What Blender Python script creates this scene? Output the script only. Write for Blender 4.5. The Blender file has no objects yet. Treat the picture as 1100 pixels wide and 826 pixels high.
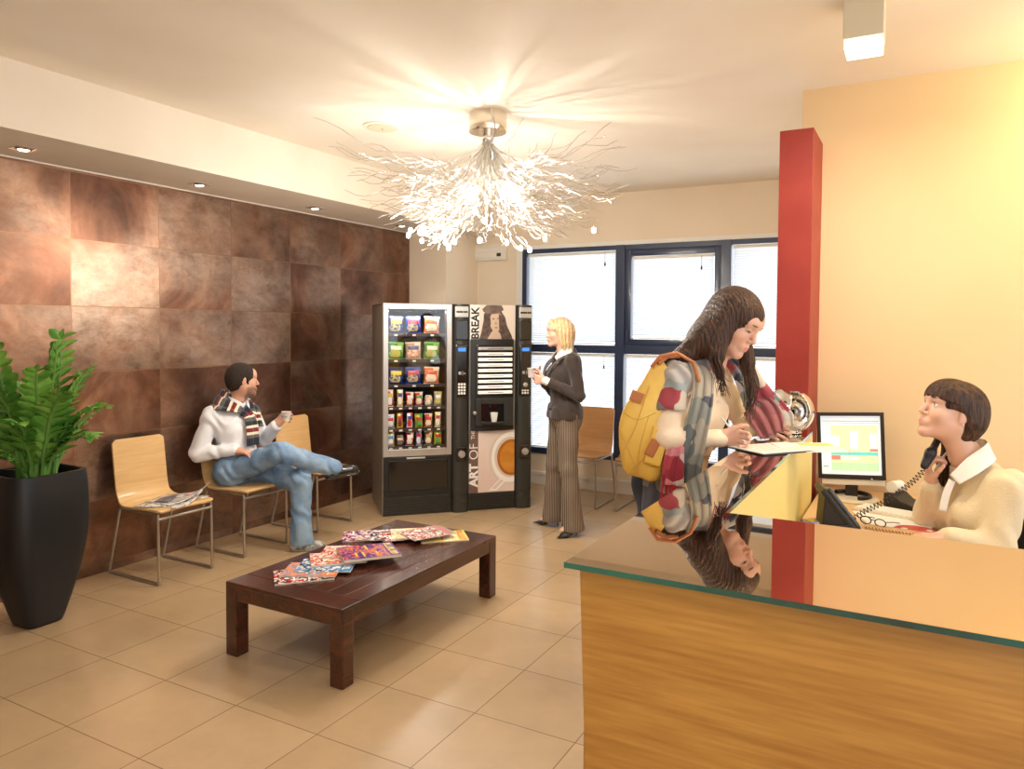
import bpy, bmesh, math, random
import numpy as np
from mathutils import Vector, Matrix
random.seed(7); rng = np.random.default_rng(5)
COL = bpy.context.scene.collection
PI = math.pi

# ---------------------------------------------------------------- materials
def nd(nt, t, **kw):
    n = nt.nodes.new(t)
    for k, v in kw.items():
        if k.startswith('i_'):
            key = k[2:].replace('_', ' ')
            key = int(key) if key.isdigit() else key
            n.inputs[key].default_value = v
        else: setattr(n, k, v)
    return n
def newmat(name):
    m = bpy.data.materials.new(name); m.use_nodes = True
    nt = m.node_tree; p = nt.nodes['Principled BSDF']
    return m, nt, p
def c4(c): return (c[0], c[1], c[2], 1)
def sr(r, g, b):
    f = lambda v: ((v/255+.055)/1.055)**2.4 if v > 10 else v/255/12.92
    return (f(r), f(g), f(b))
def mat(name, col, rough=.5, metal=0, col2=None, nscale=8, bump=0, bscale=40, coat=0, emit=0, stretch=None, spec=.5, sheen=0, sss=0):
    m, nt, p = newmat(name); L = nt.links.new
    p.inputs['Base Color'].default_value = c4(col)
    p.inputs['Roughness'].default_value = rough; p.inputs['Metallic'].default_value = metal
    p.inputs['Coat Weight'].default_value = coat; p.inputs['Coat Roughness'].default_value = .1
    p.inputs['Specular IOR Level'].default_value = spec; p.inputs['Sheen Weight'].default_value = sheen
    if sss:
        p.inputs['Subsurface Weight'].default_value = sss; p.inputs['Subsurface Radius'].default_value = (.01, .004, .002)
    if emit:
        p.inputs['Emission Color'].default_value = c4(col); p.inputs['Emission Strength'].default_value = emit
    vec = None
    if col2 is not None or bump:
        tc = nd(nt, 'ShaderNodeTexCoord'); vec = tc.outputs['Object']
        if stretch:
            mp = nd(nt, 'ShaderNodeMapping'); mp.inputs['Scale'].default_value = stretch
            L(vec, mp.inputs['Vector']); vec = mp.outputs['Vector']
    if col2 is not None:
        n = nd(nt, 'ShaderNodeTexNoise', i_Scale=nscale, i_Detail=4.0); L(vec, n.inputs['Vector'])
        r = nd(nt, 'ShaderNodeValToRGB'); r.color_ramp.elements[0].position = .35; r.color_ramp.elements[1].position = .65
        r.color_ramp.elements[0].color = c4(col); r.color_ramp.elements[1].color = c4(col2)
        L(n.outputs['Fac'], r.inputs['Fac']); L(r.outputs['Color'], p.inputs['Base Color'])
    if bump:
        n = nd(nt, 'ShaderNodeTexNoise', i_Scale=bscale, i_Detail=3.0); L(vec, n.inputs['Vector'])
        b = nd(nt, 'ShaderNodeBump', i_Strength=bump, i_Distance=.01); L(n.outputs['Fac'], b.inputs['Height']); L(b.outputs['Normal'], p.inputs['Normal'])
    return m
def wood(name, c1, c2, scale=1.0, axis='Y', rough=.35, coat=.2, ring=9):
    """straight grain running along the given object axis"""
    m, nt, p = newmat(name); L = nt.links.new
    tc = nd(nt, 'ShaderNodeTexCoord'); mp = nd(nt, 'ShaderNodeMapping')
    s = {'X': (.06, 1, 1), 'Y': (1, .06, 1), 'Z': (1, 1, .06)}[axis]
    mp.inputs['Scale'].default_value = [v*scale for v in s]; L(tc.outputs['Object'], mp.inputs['Vector'])
    n = nd(nt, 'ShaderNodeTexNoise', i_Scale=ring, i_Detail=6.0, i_Roughness=.6, i_Distortion=.6); L(mp.outputs['Vector'], n.inputs['Vector'])
    n2 = nd(nt, 'ShaderNodeTexNoise', i_Scale=ring*12, i_Detail=4.0); L(mp.outputs['Vector'], n2.inputs['Vector'])
    mx = nd(nt, 'ShaderNodeMath', operation='MULTIPLY_ADD'); L(n2.outputs['Fac'], mx.inputs[0]); mx.inputs[1].default_value = .62; L(n.outputs['Fac'], mx.inputs[2])
    r = nd(nt, 'ShaderNodeValToRGB'); r.color_ramp.elements[0].position = .58; r.color_ramp.elements[1].position = 1.0
    r.color_ramp.elements[0].color = c4(c1); r.color_ramp.elements[1].color = c4(c2)
    L(mx.outputs[0], r.inputs['Fac']); L(r.outputs['Color'], p.inputs['Base Color'])
    b = nd(nt, 'ShaderNodeBump', i_Strength=.05, i_Distance=.001); L(mx.outputs[0], b.inputs['Height']); L(b.outputs['Normal'], p.inputs['Normal'])
    p.inputs['Roughness'].default_value = rough; p.inputs['Coat Weight'].default_value = coat; p.inputs['Coat Roughness'].default_value = .15
    return m
def ramp(nt, stops, interp='LINEAR'):
    r = nd(nt, 'ShaderNodeValToRGB'); cr = r.color_ramp; cr.interpolation = interp
    while len(cr.elements) > 1: cr.elements.remove(cr.elements[-1])
    cr.elements[0].position = stops[0][0]; cr.elements[0].color = c4(stops[0][1])
    for pos, c in stops[1:]:
        e = cr.elements.new(pos); e.color = c4(c)
    return r

# ---------------------------------------------------------------- object helpers
def tag(o, label=None, cat=None, group=None, kind=None):
    if label: o['label'] = label
    if cat: o['category'] = cat
    if group: o['group'] = group
    if kind: o['kind'] = kind
    return o
def empty(name, loc=(0, 0, 0), rz=0, label=None, cat=None, group=None):
    o = bpy.data.objects.new(name, None); COL.objects.link(o); o.location = loc; o.rotation_euler = (0, 0, rz)
    o.empty_display_size = .1
    return tag(o, label, cat, group)
def link(name, me, mats=None, parent=None, loc=None, rot=None):
    o = bpy.data.objects.new(name, me); COL.objects.link(o)
    if mats is not None:
        for m in (mats if isinstance(mats, (list, tuple)) else [mats]): me.materials.append(m)
    if parent: o.parent = parent
    if loc is not None: o.location = loc
    if rot is not None: o.rotation_euler = rot
    return o
def copy_tree(o, parent=None):
    c = o.copy(); COL.objects.link(c)
    if parent: c.parent = parent
    for ch in list(o.children): copy_tree(ch, c)
    return c
class MB:
    def __init__(s): s.v = []; s.f = []; s.m = []; s.sm = []; s.uv = {}
    def add(s, vs, fs, mi=0, smooth=False, M=None):
        b = len(s.v)
        for v in vs:
            v = Vector(v)
            if M is not None: v = M @ v
            s.v.append(tuple(v))
        for f in fs: s.f.append(tuple(b+i for i in f)); s.m.append(mi); s.sm.append(smooth)
        return s
    def box(s, x0, x1, y0, y1, z0, z1, mi=0, M=None, bev=0):
        bm = bmesh.new(); bmesh.ops.create_cube(bm, size=1)
        for v in bm.verts: v.co = Vector(((x0+x1)/2+v.co.x*(x1-x0), (y0+y1)/2+v.co.y*(y1-y0), (z0+z1)/2+v.co.z*(z1-z0)))
        if bev: bmesh.ops.bevel(bm, geom=bm.edges[:], offset=bev, segments=2, affect='EDGES', profile=.6)
        return s.bm(bm, mi, M, smooth=False)
    def bm(s, bm, mi=0, M=None, smooth=False):
        bm.verts.index_update()
        s.add([v.co.copy() for v in bm.verts], [[v.index for v in f.verts] for f in bm.faces], mi, smooth, M); bm.free(); return s
    def prism(s, poly, a, b, axis='z', mi=0, M=None, bev=0):
        """polygon extruded from a to b along axis; polygon given in the two other axes (in x,y,z order)"""
        bm = bmesh.new()
        def P(p, t):
            return {'z': (p[0], p[1], t), 'y': (p[0], t, p[1]), 'x': (t, p[0], p[1])}[axis]
        lo = [bm.verts.new(P(p, a)) for p in poly]; hi = [bm.verts.new(P(p, b)) for p in poly]
        n = len(poly); bm.faces.new(lo[::-1]); bm.faces.new(hi)
        for i in range(n): bm.faces.new((lo[i], lo[(i+1) % n], hi[(i+1) % n], hi[i]))
        bmesh.ops.recalc_face_normals(bm, faces=bm.faces[:])
        if bev: bmesh.ops.bevel(bm, geom=bm.edges[:], offset=bev, segments=2, affect='EDGES', profile=.6)
        return s.bm(bm, mi, M)
    def tube(s, pts, r, n=8, mi=0, M=None, closed=False, caps=True):
        pts = [Vector(p) for p in pts]; N = len(pts)
        rs = r if isinstance(r, (list, tuple)) else [r]*N
        t0 = (pts[1]-pts[0]).normalized(); up = Vector((0, 0, 1)) if abs(t0.z) < .9 else Vector((1, 0, 0))
        nn = t0.cross(up).normalized(); vs = []; fs = []
        for i in range(N):
            a = pts[i-1] if (i > 0 or closed) else pts[0]; b = pts[(i+1) % N] if (i < N-1 or closed) else pts[-1]
            t = (b-a)
            t = t.normalized() if t.length > 1e-9 else t0
            nn = (nn-t*nn.dot(t)).normalized(); bb = t.cross(nn)
            for k in range(n):
                an = 2*PI*k/n; vs.append(pts[i]+(nn*math.cos(an)+bb*math.sin(an))*rs[i])
        for i in range(N if closed else N-1):
            j = (i+1) % N
            for k in range(n): fs.append((i*n+k, i*n+(k+1) % n, j*n+(k+1) % n, j*n+k))
        if caps and not closed: fs.append(tuple(range(n))[::-1]); fs.append(tuple((N-1)*n+k for k in range(n)))
        return s.add(vs, fs, mi, True, M)
    def lathe(s, prof, n=32, mi=0, M=None, sq=None, c=(0, 0), arc=2*PI):
        """profile (r, z) spun about z; sq = superellipse exponent for squared plan"""
        vs = []; fs = []
        for r, z in prof:
            for k in range(n):
                a = 2*PI*k/n; x, y = math.cos(a), math.sin(a)
                if sq:
                    q = (abs(x)**sq+abs(y)**sq)**(-1/sq); x *= q; y *= q
                vs.append((c[0]+r*x, c[1]+r*y, z))
        for i in range(len(prof)-1):
            for k in range(n): fs.append((i*n+k, i*n+(k+1) % n, (i+1)*n+(k+1) % n, (i+1)*n+k))
        fs.append(tuple(range(n))[::-1]); fs.append(tuple((len(prof)-1)*n+k for k in range(n)))
        return s.add(vs, fs, mi, True, M)
    def ball(s, c, r, n=12, mi=0, M=None):
        r = r if isinstance(r, (list, tuple)) else (r, r, r)
        bm = bmesh.new(); bmesh.ops.create_uvsphere(bm, u_segments=n*2, v_segments=n, radius=1)
        for v in bm.verts: v.co = Vector((c[0]+v.co.x*r[0], c[1]+v.co.y*r[1], c[2]+v.co.z*r[2]))
        return s.bm(bm, mi, M, True)
    def mesh(s, name):
        me = bpy.data.meshes.new(name); me.from_pydata(s.v, [], s.f); me.update()
        me.polygons.foreach_set('material_index', s.m); me.polygons.foreach_set('use_smooth', s.sm)
        return me
    def build(s, name, mats, parent=None, loc=None, rot=None, angle=None):
        me = s.mesh(name)
        if angle:
            me.polygons.foreach_set('use_smooth', [True]*len(me.polygons)); me.set_sharp_from_angle(angle=math.radians(angle))
        elif any(s.sm): me.set_sharp_from_angle(angle=math.radians(50))
        return link(name, me, mats, parent, loc, rot)
def text_obj(name, body, size, m, parent, loc, rot, extrude=.0006, bold=0, sx=1, align='LEFT'):
    cu = bpy.data.curves.new(name, 'FONT'); cu.body = body; cu.size = size; cu.extrude = extrude; cu.offset = bold; cu.align_x = align
    o = bpy.data.objects.new(name, cu); COL.objects.link(o)
    me = bpy.data.meshes.new_from_object(o.evaluated_get(bpy.context.evaluated_depsgraph_get()))
    bpy.data.objects.remove(o); bpy.data.curves.remove(cu)
    for v in me.vertices: v.co.x *= sx
    return link(name, me, m, parent, loc, rot)
def catmull(P, n):
    P = [np.array(p, float) for p in P]; P = [2*P[0]-P[1]]+P+[2*P[-1]-P[-2]]; out = []
    for i in range(1, len(P)-2):
        for k in range(n):
            t = k/n; a, b, c, d = P[i-1:i+3]
            out.append(.5*((2*b)+(c-a)*t+(2*a-5*b+4*c-d)*t*t+(3*b-a-3*c+d)*t**3))
    out.append(P[-2]); return np.array(out)
def ribbon(name, pts, wd, widths, mats, parent=None, thick=.004, fold=.0, nf=3, nu=16, nv=8, seed=0, vrep=1.0):
    """cloth strip following pts, its width along wd (a vector per point), with folds; uv v runs along it"""
    C = catmull(pts, nv); W = catmull(wd, nv); w = catmull([(x, 0, 0) for x in widths], nv)[:, 0]
    N = len(C); T = np.gradient(C, axis=0); T /= np.linalg.norm(T, axis=1)[:, None]+1e-9
    W = W-(W*T).sum(1)[:, None]*T; W /= np.linalg.norm(W, axis=1)[:, None]+1e-9; Nn = np.cross(T, W)
    L = np.concatenate([[0], np.cumsum(np.linalg.norm(np.diff(C, axis=0), axis=1))])
    vs = []; uv = []
    for i in range(N):
        for j in range(nu+1):
            u = j/nu-.5
            f = fold*(math.sin(u*nf*2*PI+seed+L[i]*5)+.5*math.sin(u*nf*4.3*PI+seed*2+L[i]*11))
            vs.append(tuple(C[i]+W[i]*w[i]*u+Nn[i]*f)); uv.append((j/nu, L[i]))
    fs = [(i*(nu+1)+j, i*(nu+1)+j+1, (i+1)*(nu+1)+j+1, (i+1)*(nu+1)+j) for i in range(N-1) for j in range(nu)]
    me = bpy.data.meshes.new(name); me.from_pydata(vs, [], fs); me.update()
    ul = me.uv_layers.new(name='UVMap'); li = np.zeros(len(me.loops), int); me.loops.foreach_get('vertex_index', li)
    ul.data.foreach_set('uv', np.array(uv)[li].ravel()); me.polygons.foreach_set('use_smooth', [True]*len(fs))
    o = link(name, me, mats, parent)
    s = o.modifiers.new('thickness', 'SOLIDIFY'); s.thickness = thick; s.offset = 0
    return o

# ---------------------------------------------------------------- signed distance modelling for bodies and cloth
def V(*a): return np.array(a, float)
def nrm(v): v = np.array(v, float); return v/np.linalg.norm(v)
class SDF:
    def __init__(s): s.p = []; s.disp = None; s.planes = []
    def cone(s, a, b, r1, r2=None, k=.02, sub=False, flat=None):
        a = np.array(a, float); b = np.array(b, float); r2 = r1 if r2 is None else r2
        s.p.append(('c', a, b, r1, r2, k, sub, flat, (a+b)/2, np.linalg.norm(a-b)/2+max(r1, r2)*(1 if flat is None or flat[1] < 1 else flat[1]))); return s
    def ell(s, c, r, R=None, k=.02, sub=False):
        c = np.array(c, float); r = np.array(r, float)*np.ones(3); R = np.eye(3) if R is None else R
        s.p.append(('e', c, r, R, 0, k, sub, None, c, r.max())); return s
    def cut(s, p, n): s.planes.append((np.array(p, float), nrm(n))); return s
    def ev(s, P, prims):
        d = np.full(len(P), 1e3, np.float32)
        for q in prims:
            if q[0] == 'c':
                _, a, b, r1, r2, k, sub, flat, _, _ = q
                X = P-a; ba = b-a
                sc = 1
                if flat is not None:
                    n, fc = flat; n = n-(n@ba)/(ba@ba+1e-12)*ba; n = n/np.linalg.norm(n); X = X+np.outer(X@n, n)*(1/fc-1); sc = min(fc, 1)
                t = np.clip((X@ba)/(ba@ba+1e-12), 0, 1)
                e = (np.linalg.norm(X-t[:, None]*ba, axis=1)-(r1+(r2-r1)*t))*sc
            else:
                _, c, r, R, _, k, sub, _, _, _ = q
                X = (P-c)@R; k0 = np.linalg.norm(X/r, axis=1); k1 = np.linalg.norm(X/(r*r), axis=1)+1e-9
                e = k0*(k0-1)/k1
            if sub:
                e = -e; h = np.maximum(k-np.abs(d-e), 0)/k; d = np.maximum(d, e)+h*h*k/4
            else:
                h = np.maximum(k-np.abs(d-e), 0)/k; d = np.minimum(d, e)-h*h*k/4
        for p, n in s.planes: d = np.maximum(d, (P-p)@n)
        if s.disp is not None: d = d+s.disp(P)
        return d
    def mesh(s, name, vox, color=None):
        pos = [q for q in s.p if not q[6]]
        lo = np.min([q[8]-q[9] for q in pos], 0)-.03; hi = np.max([q[8]+q[9] for q in pos], 0)+.03
        B = 12; nb = np.ceil((hi-lo)/vox/B).astype(int); n = nb*B+1
        phi = np.full(n, 1., np.float32); hb = B*vox/2*math.sqrt(3)
        cs = np.stack(np.meshgrid(*[lo[i]+(np.arange(nb[i])+.5)*B*vox for i in range(3)], indexing='ij'), -1).reshape(-1, 3)
        dc = s.ev(cs, s.p).reshape(nb); ids = np.stack(np.meshgrid(*[np.arange(m) for m in nb], indexing='ij'), -1).reshape(-1, 3)
        sel = np.abs(dc).ravel() < hb*2.2+.03
        for I in ids[~sel]:
            if dc[tuple(I)] < 0:
                a = I*B; phi[a[0]:a[0]+B+1, a[1]:a[1]+B+1, a[2]:a[2]+B+1] = -1
        for I in ids[sel]:
            a = I*B; c = lo+(I+.5)*B*vox
            pr = [q for q in s.p if np.linalg.norm(q[8]-c) < q[9]+hb+.06]
            g = np.stack(np.meshgrid(*[lo[i]+(a[i]+np.arange(B+1))*vox for i in range(3)], indexing='ij'), -1).reshape(-1, 3)
            phi[a[0]:a[0]+B+1, a[1]:a[1]+B+1, a[2]:a[2]+B+1] = (s.ev(g, pr) if pr else np.full(len(g), 1.)).reshape(B+1, B+1, B+1)
        neg = phi < 0; quads = []; ci = []; cp = []
        st = np.array([n[1]*n[2], n[2], 1])
        for ax in range(3):
            sl0 = [slice(None)]*3; sl1 = [slice(None)]*3; sl0[ax] = slice(0, -1); sl1[ax] = slice(1, None)
            E = np.argwhere(neg[tuple(sl0)] != neg[tuple(sl1)])
            o1, o2 = [x for x in range(3) if x != ax]
            E = E[(E[:, o1] > 0) & (E[:, o2] > 0) & (E[:, o1] < n[o1]-1) & (E[:, o2] < n[o2]-1)]
            if not len(E): continue
            F = E.copy(); F[:, ax] += 1
            a = phi[E[:, 0], E[:, 1], E[:, 2]]; b = phi[F[:, 0], F[:, 1], F[:, 2]]; t = a/(a-b)
            P = E.astype(float); P[:, ax] += t
            lin = E@st; q = np.stack([lin, lin-st[o1], lin-st[o1]-st[o2], lin-st[o2]], 1)
            flip = (a < 0) ^ (ax == 1)
            q[~flip] = q[~flip][:, ::-1]
            quads.append(q)
            for j in range(4): ci.append(q[:, j]); cp.append(P)
        quads = np.concatenate(quads); ci = np.concatenate(ci); cp = np.concatenate(cp)
        u, inv = np.unique(ci, return_inverse=True); cnt = np.bincount(inv)
        Vt = np.stack([np.bincount(inv, cp[:, i])/cnt for i in range(3)], 1)*vox+lo
        Q = np.searchsorted(u, quads)
        me = bpy.data.meshes.new(name); me.vertices.add(len(Vt)); me.vertices.foreach_set('co', Vt.ravel())
        me.loops.add(Q.size); me.loops.foreach_set('vertex_index', Q.ravel().astype(np.int32))
        me.polygons.add(len(Q)); me.polygons.foreach_set('loop_start', np.arange(len(Q), dtype=np.int32)*4)
        me.update(calc_edges=True); me.validate()
        me.polygons.foreach_set('use_smooth', [True]*len(me.polygons))
        if color is not None:
            at = me.color_attributes.new('Col', 'FLOAT_COLOR', 'POINT'); c = np.ones((len(Vt), 4)); c[:, :3] = color(Vt); at.data.foreach_set('color', c.ravel())
        return me
def folds(amp, f, seed=0, dirv=(1, .6, .3)):
    d = nrm(dirv)
    def fn(P):
        a = P@d*f; w = np.sin(P[:, 0]*f*.7+seed)+np.sin(P[:, 1]*f*.9+seed*2)+np.sin(P[:, 2]*f*.5+seed*3)
        return amp*np.sin(a+w*1.6)
    return fn
def frame(f, u):
    """rotation matrix columns: left, forward, up for a head or hand looking along f"""
    f = nrm(f); u = np.array(u, float); l = nrm(np.cross(u, f)); u = np.cross(f, l)
    # x axis = left of the figure = up x forward ; keep right-handed (x, y=forward, z=up): x = forward x up
    x = np.cross(f, u); return np.stack([x, f, u], 1)
def add_head(B, c, R, neck, s=1.0, nose=1.0, smile=0, wide=1.0):
    T = lambda x, y, z: c+R@(V(x, y, z)*s)
    E = lambda x, y, z, rx, ry, rz, k=.02, sub=False: B.ell(T(x, y, z), V(rx, ry, rz)*s, R, k*s, sub)
    K = lambda a, b, r1, r2, k=.015, sub=False: B.cone(T(*a), T(*b), r1*s, r2*s, k*s, sub)
    E(0, -.016, .034, .074*wide, .094, .084)
    E(0, .028, -.03, .057*wide, .060, .078, .03)
    for q in (-1, 1):
        K((q*.048*wide, -.012, -.045), (q*.012, .068, -.096), .020, .014, .03)
        E(q*.038*wide, .056, -.026, .024, .024, .024, .03)
        E(q*.0745*wide, -.012, -.004, .007, .017, .030, .006)
        K((q*.012, .086, .031), (q*.044, .072, .030), .007, .005, .014)
    E(0, .076, -.097, .018, .014, .014, .02)
    E(0, .073, .045, .05, .022, .038, .03)
    K((0, .088, .016), (0, .088+.020*nose, -.026), .0065, .0095, .012)
    for q in (-1, 1): E(q*.010, .094, -.030, .0075, .009, .0065, .006)
    for q in (-1, 1):
        E(q*.031, .100, .010, .017, .018, .011, .010, True)
        E(q*.031, .072, .009, .0145, .0135, .0130, .004)
    E(0, .082, -.062, .026, .016, .017, .015)
    K((-.018, .086, -.058+.005*smile), (0, .094, -.058), .0045, .0060, .006); K((.018, .086, -.058+.005*smile), (0, .094, -.058), .0045, .0060, .006)
    K((-.014, .086, -.0665+.004*smile), (0, .092, -.0690), .0045, .0065, .006); K((.014, .086, -.0665+.004*smile), (0, .092, -.0690), .0045, .0065, .006)
    K((-.021, .097, -.0620+.006*smile), (0, .103, -.0630), .0016, .0016, .003, True); K((.021, .097, -.0620+.006*smile), (0, .103, -.0630), .0016, .0016, .003, True)
    K((0, -.018, -.05), tuple(R.T@(np.array(neck)-c)/s), .052*wide, .056*wide, .04)
def head_color(c, R, s, skin, brow, iris, lip, beard=None, closed=False, browlow=0):
    skin = np.array(skin)
    def f(P):
        X = (P-c)@R/s; x, y, z = X.T; ax = np.abs(x); C = np.tile(skin, (len(P), 1))
        def mix(m, col):
            m = np.clip(m, 0, 1)[:, None]; C[:] = C*(1-m)+np.array(col)*m
        blob = lambda cx, cz, rx, rz, soft: np.clip((1-np.sqrt(((ax-cx)/rx)**2+((z-cz)/rz)**2))/soft, 0, 1)*(y > .045)
        mix(blob(.042, -.03, .024, .022, 1.)*.35, (skin[0]*1.0, skin[1]*.62, skin[2]*.55))
        mix(blob(0, -.0625, .022, .0105, .35)*.9, lip)
        if beard is not None:
            bm = np.clip((-.045-z)/.015, 0, 1)*np.clip((y+.0)/.02, 0, 1)*(np.linalg.norm(X, axis=1) < .16)
            bm = np.maximum(bm*.75, blob(0, -.047, .026, .008, .4)*.7)*(1-blob(0, -.0625, .02, .008, .4)); mix(bm, beard)
        mix(blob(.031, .033+browlow, .019, .0045, .5), brow)
        if closed:
            mix(blob(.031, .003, .0175, .0055, .6), (.03, .015, .01))
        else:
            mix(blob(.031, .009, .0145, .0065, .25), (.75, .72, .70)); mix(blob(.031, .009, .0062, .0062, .3), iris)
            mix(blob(.031, .0155, .0165, .0028, .5), (.03, .02, .015))
        return C
    return f
def add_hand(B, wrist, fwd, palm, thumb, curls=(.4, .45, .5, .55), s=1.0, spread=.10, tcurl=.35, tdir=None):
    """fwd: along the fingers, palm: out of the palm, thumb: towards the thumb side"""
    f = nrm(fwd); t = np.array(thumb, float); t = nrm(t-(t@f)*f); p = np.array(palm, float); p = nrm(p-(p@f)*f-(p@t)*t)
    w = np.array(wrist, float)
    B.cone(w-f*.03*s, w+f*.02*s, .026*s, .027*s, .02, flat=(p, .72))
    lens = [(.040, .024, .020), (.044, .028, .021), (.041, .026, .020), (.033, .020, .018)]
    for i in range(4):
        off = (.030-.0205*i)*s; kn = w+f*(.084-.004*abs(i-1))*s+t*off
        B.cone(w+f*.012*s+t*off*.6, kn, .0125*s, .0108*s, .014)
        d = nrm(f+t*(1.5-i)*spread); up = p; a = curls[i]; q = kn; r = [.0092, .0085, .0078, .0068]
        for j, L in enumerate(lens[i]):
            ang = a*(1, 1.15, .7)[j]; d2 = d*math.cos(ang)+up*math.sin(ang); up = -d*math.sin(ang)+up*math.cos(ang); d = d2
            n = q+d*L*s; B.cone(q, n, r[j]*s, r[j+1]*s, .004); q = n
    a0 = w+f*.018*s+t*.022*s; td = nrm(f*.65+t*.65+p*.35) if tdir is None else nrm(tdir)
    a1 = a0+td*.042*s; td2 = nrm(td*math.cos(tcurl)+(f*.5+p*.6)*math.sin(tcurl)); a2 = a1+td2*.032*s; td3 = nrm(td2+(p-t)*tcurl*.6); a3 = a2+td3*.024*s
    B.cone(a0, a1, .0145*s, .0115*s, .012); B.cone(a1, a2, .0105*s, .0098*s, .004); B.cone(a2, a3, .0098*s, .0080*s, .004)
def skin_mat(name):
    m, nt, p = newmat(name); a = nd(nt, 'ShaderNodeVertexColor', layer_name='Col'); nt.links.new(a.outputs['Color'], p.inputs['Base Color'])
    p.inputs['Roughness'].default_value = .48; p.inputs['Subsurface Weight'].default_value = .12; p.inputs['Subsurface Radius'].default_value = (.012, .004, .002); p.inputs['Subsurface Scale'].default_value = 1
    return m
# ---------------------------------------------------------------- camera
YAW, FPX, CY, ROLL, PITCH = .501, 799.72, 380.04, .007, .035
fw = V(-math.sin(YAW)*math.cos(PITCH), math.cos(YAW)*math.cos(PITCH), -math.sin(PITCH))
rt = V(math.cos(YAW), math.sin(YAW), 0); up = np.cross(rt, fw)
RT = math.cos(ROLL)*rt+math.sin(ROLL)*up; UP = -math.sin(ROLL)*rt+math.cos(ROLL)*up
cd = bpy.data.cameras.new('camera'); cam = bpy.data.objects.new('camera', cd); COL.objects.link(cam)
cam.matrix_world = Matrix(((RT[0], UP[0], -fw[0], 0), (RT[1], UP[1], -fw[1], 0), (RT[2], UP[2], -fw[2], 1.6), (0, 0, 0, 1)))
cd.sensor_width = 36; cd.lens = FPX/1100*36; cd.shift_y = (CY-413)/1100; cd.clip_start = .05
bpy.context.scene.camera = cam
H = 2.9; XL = -4.6; YB = 6.8; PX = -.59; PY = 4.35; SX = -3.94; SZ = 2.56

# ---------------------------------------------------------------- setting materials
m_ceil = mat('ceiling_plaster', sr(240, 232, 219), .8, col2=sr(234, 224, 208), nscale=1.2)
m_soffit = mat('soffit_plaster', sr(232, 222, 208), .8, col2=sr(226, 214, 198), nscale=1.5)
m_wall = mat('cream_plaster', sr(236, 222, 202), .75, col2=sr(231, 216, 194), nscale=1.3)
m_wally = mat('warm_plaster', sr(236, 209, 166), .75, col2=sr(232, 202, 156), nscale=.9)
m_red = mat('red_plaster', sr(158, 50, 38), .5, col2=sr(148, 42, 32), nscale=5, bump=.25, bscale=9)
m_white = mat('white_paint', sr(235, 233, 228), .5)
def floor_mat():
    m, nt, p = newmat('beige_floor_tiles'); L = nt.links.new
    g = nd(nt, 'ShaderNodeNewGeometry'); mp = nd(nt, 'ShaderNodeMapping'); mp.inputs['Location'].default_value = (2.04+.454*20, -2.152+.444*20, 0)
    L(g.outputs['Position'], mp.inputs['Vector'])
    b = nd(nt, 'ShaderNodeTexBrick', offset=0, squash=1, i_Scale=1.0, i_Mortar_Size=.0028, i_Mortar_Smooth=.2, i_Bias=0.0, i_Brick_Width=.454, i_Row_Height=.444)
    b.inputs['Color1'].default_value = c4(sr(190, 163, 128)); b.inputs['Color2'].default_value = c4(sr(180, 153, 118)); b.inputs['Mortar'].default_value = c4(sr(138, 112, 84))
    L(mp.outputs['Vector'], b.inputs['Vector'])
    n = nd(nt, 'ShaderNodeTexNoise', i_Scale=2.2, i_Detail=6.0, i_Roughness=.65); L(g.outputs['Position'], n.inputs['Vector'])
    r = ramp(nt, [(.3, (.86, .86, .86)), (.7, (1.06, 1.05, 1.03))]); L(n.outputs['Fac'], r.inputs['Fac'])
    mx = nd(nt, 'ShaderNodeMix', data_type='RGBA', blend_type='MULTIPLY'); mx.inputs[0].default_value = 1
    L(b.outputs['Color'], mx.inputs[6]); L(r.outputs['Color'], mx.inputs[7]); L(mx.outputs[2], p.inputs['Base Color'])
    bp = nd(nt, 'ShaderNodeBump', i_Strength=.3, i_Distance=.002, invert=True); L(b.outputs['Fac'], bp.inputs['Height']); L(bp.outputs['Normal'], p.inputs['Normal'])
    p.inputs['Roughness'].default_value = .27; p.inputs['Specular IOR Level'].default_value = .6
    return m
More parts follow.
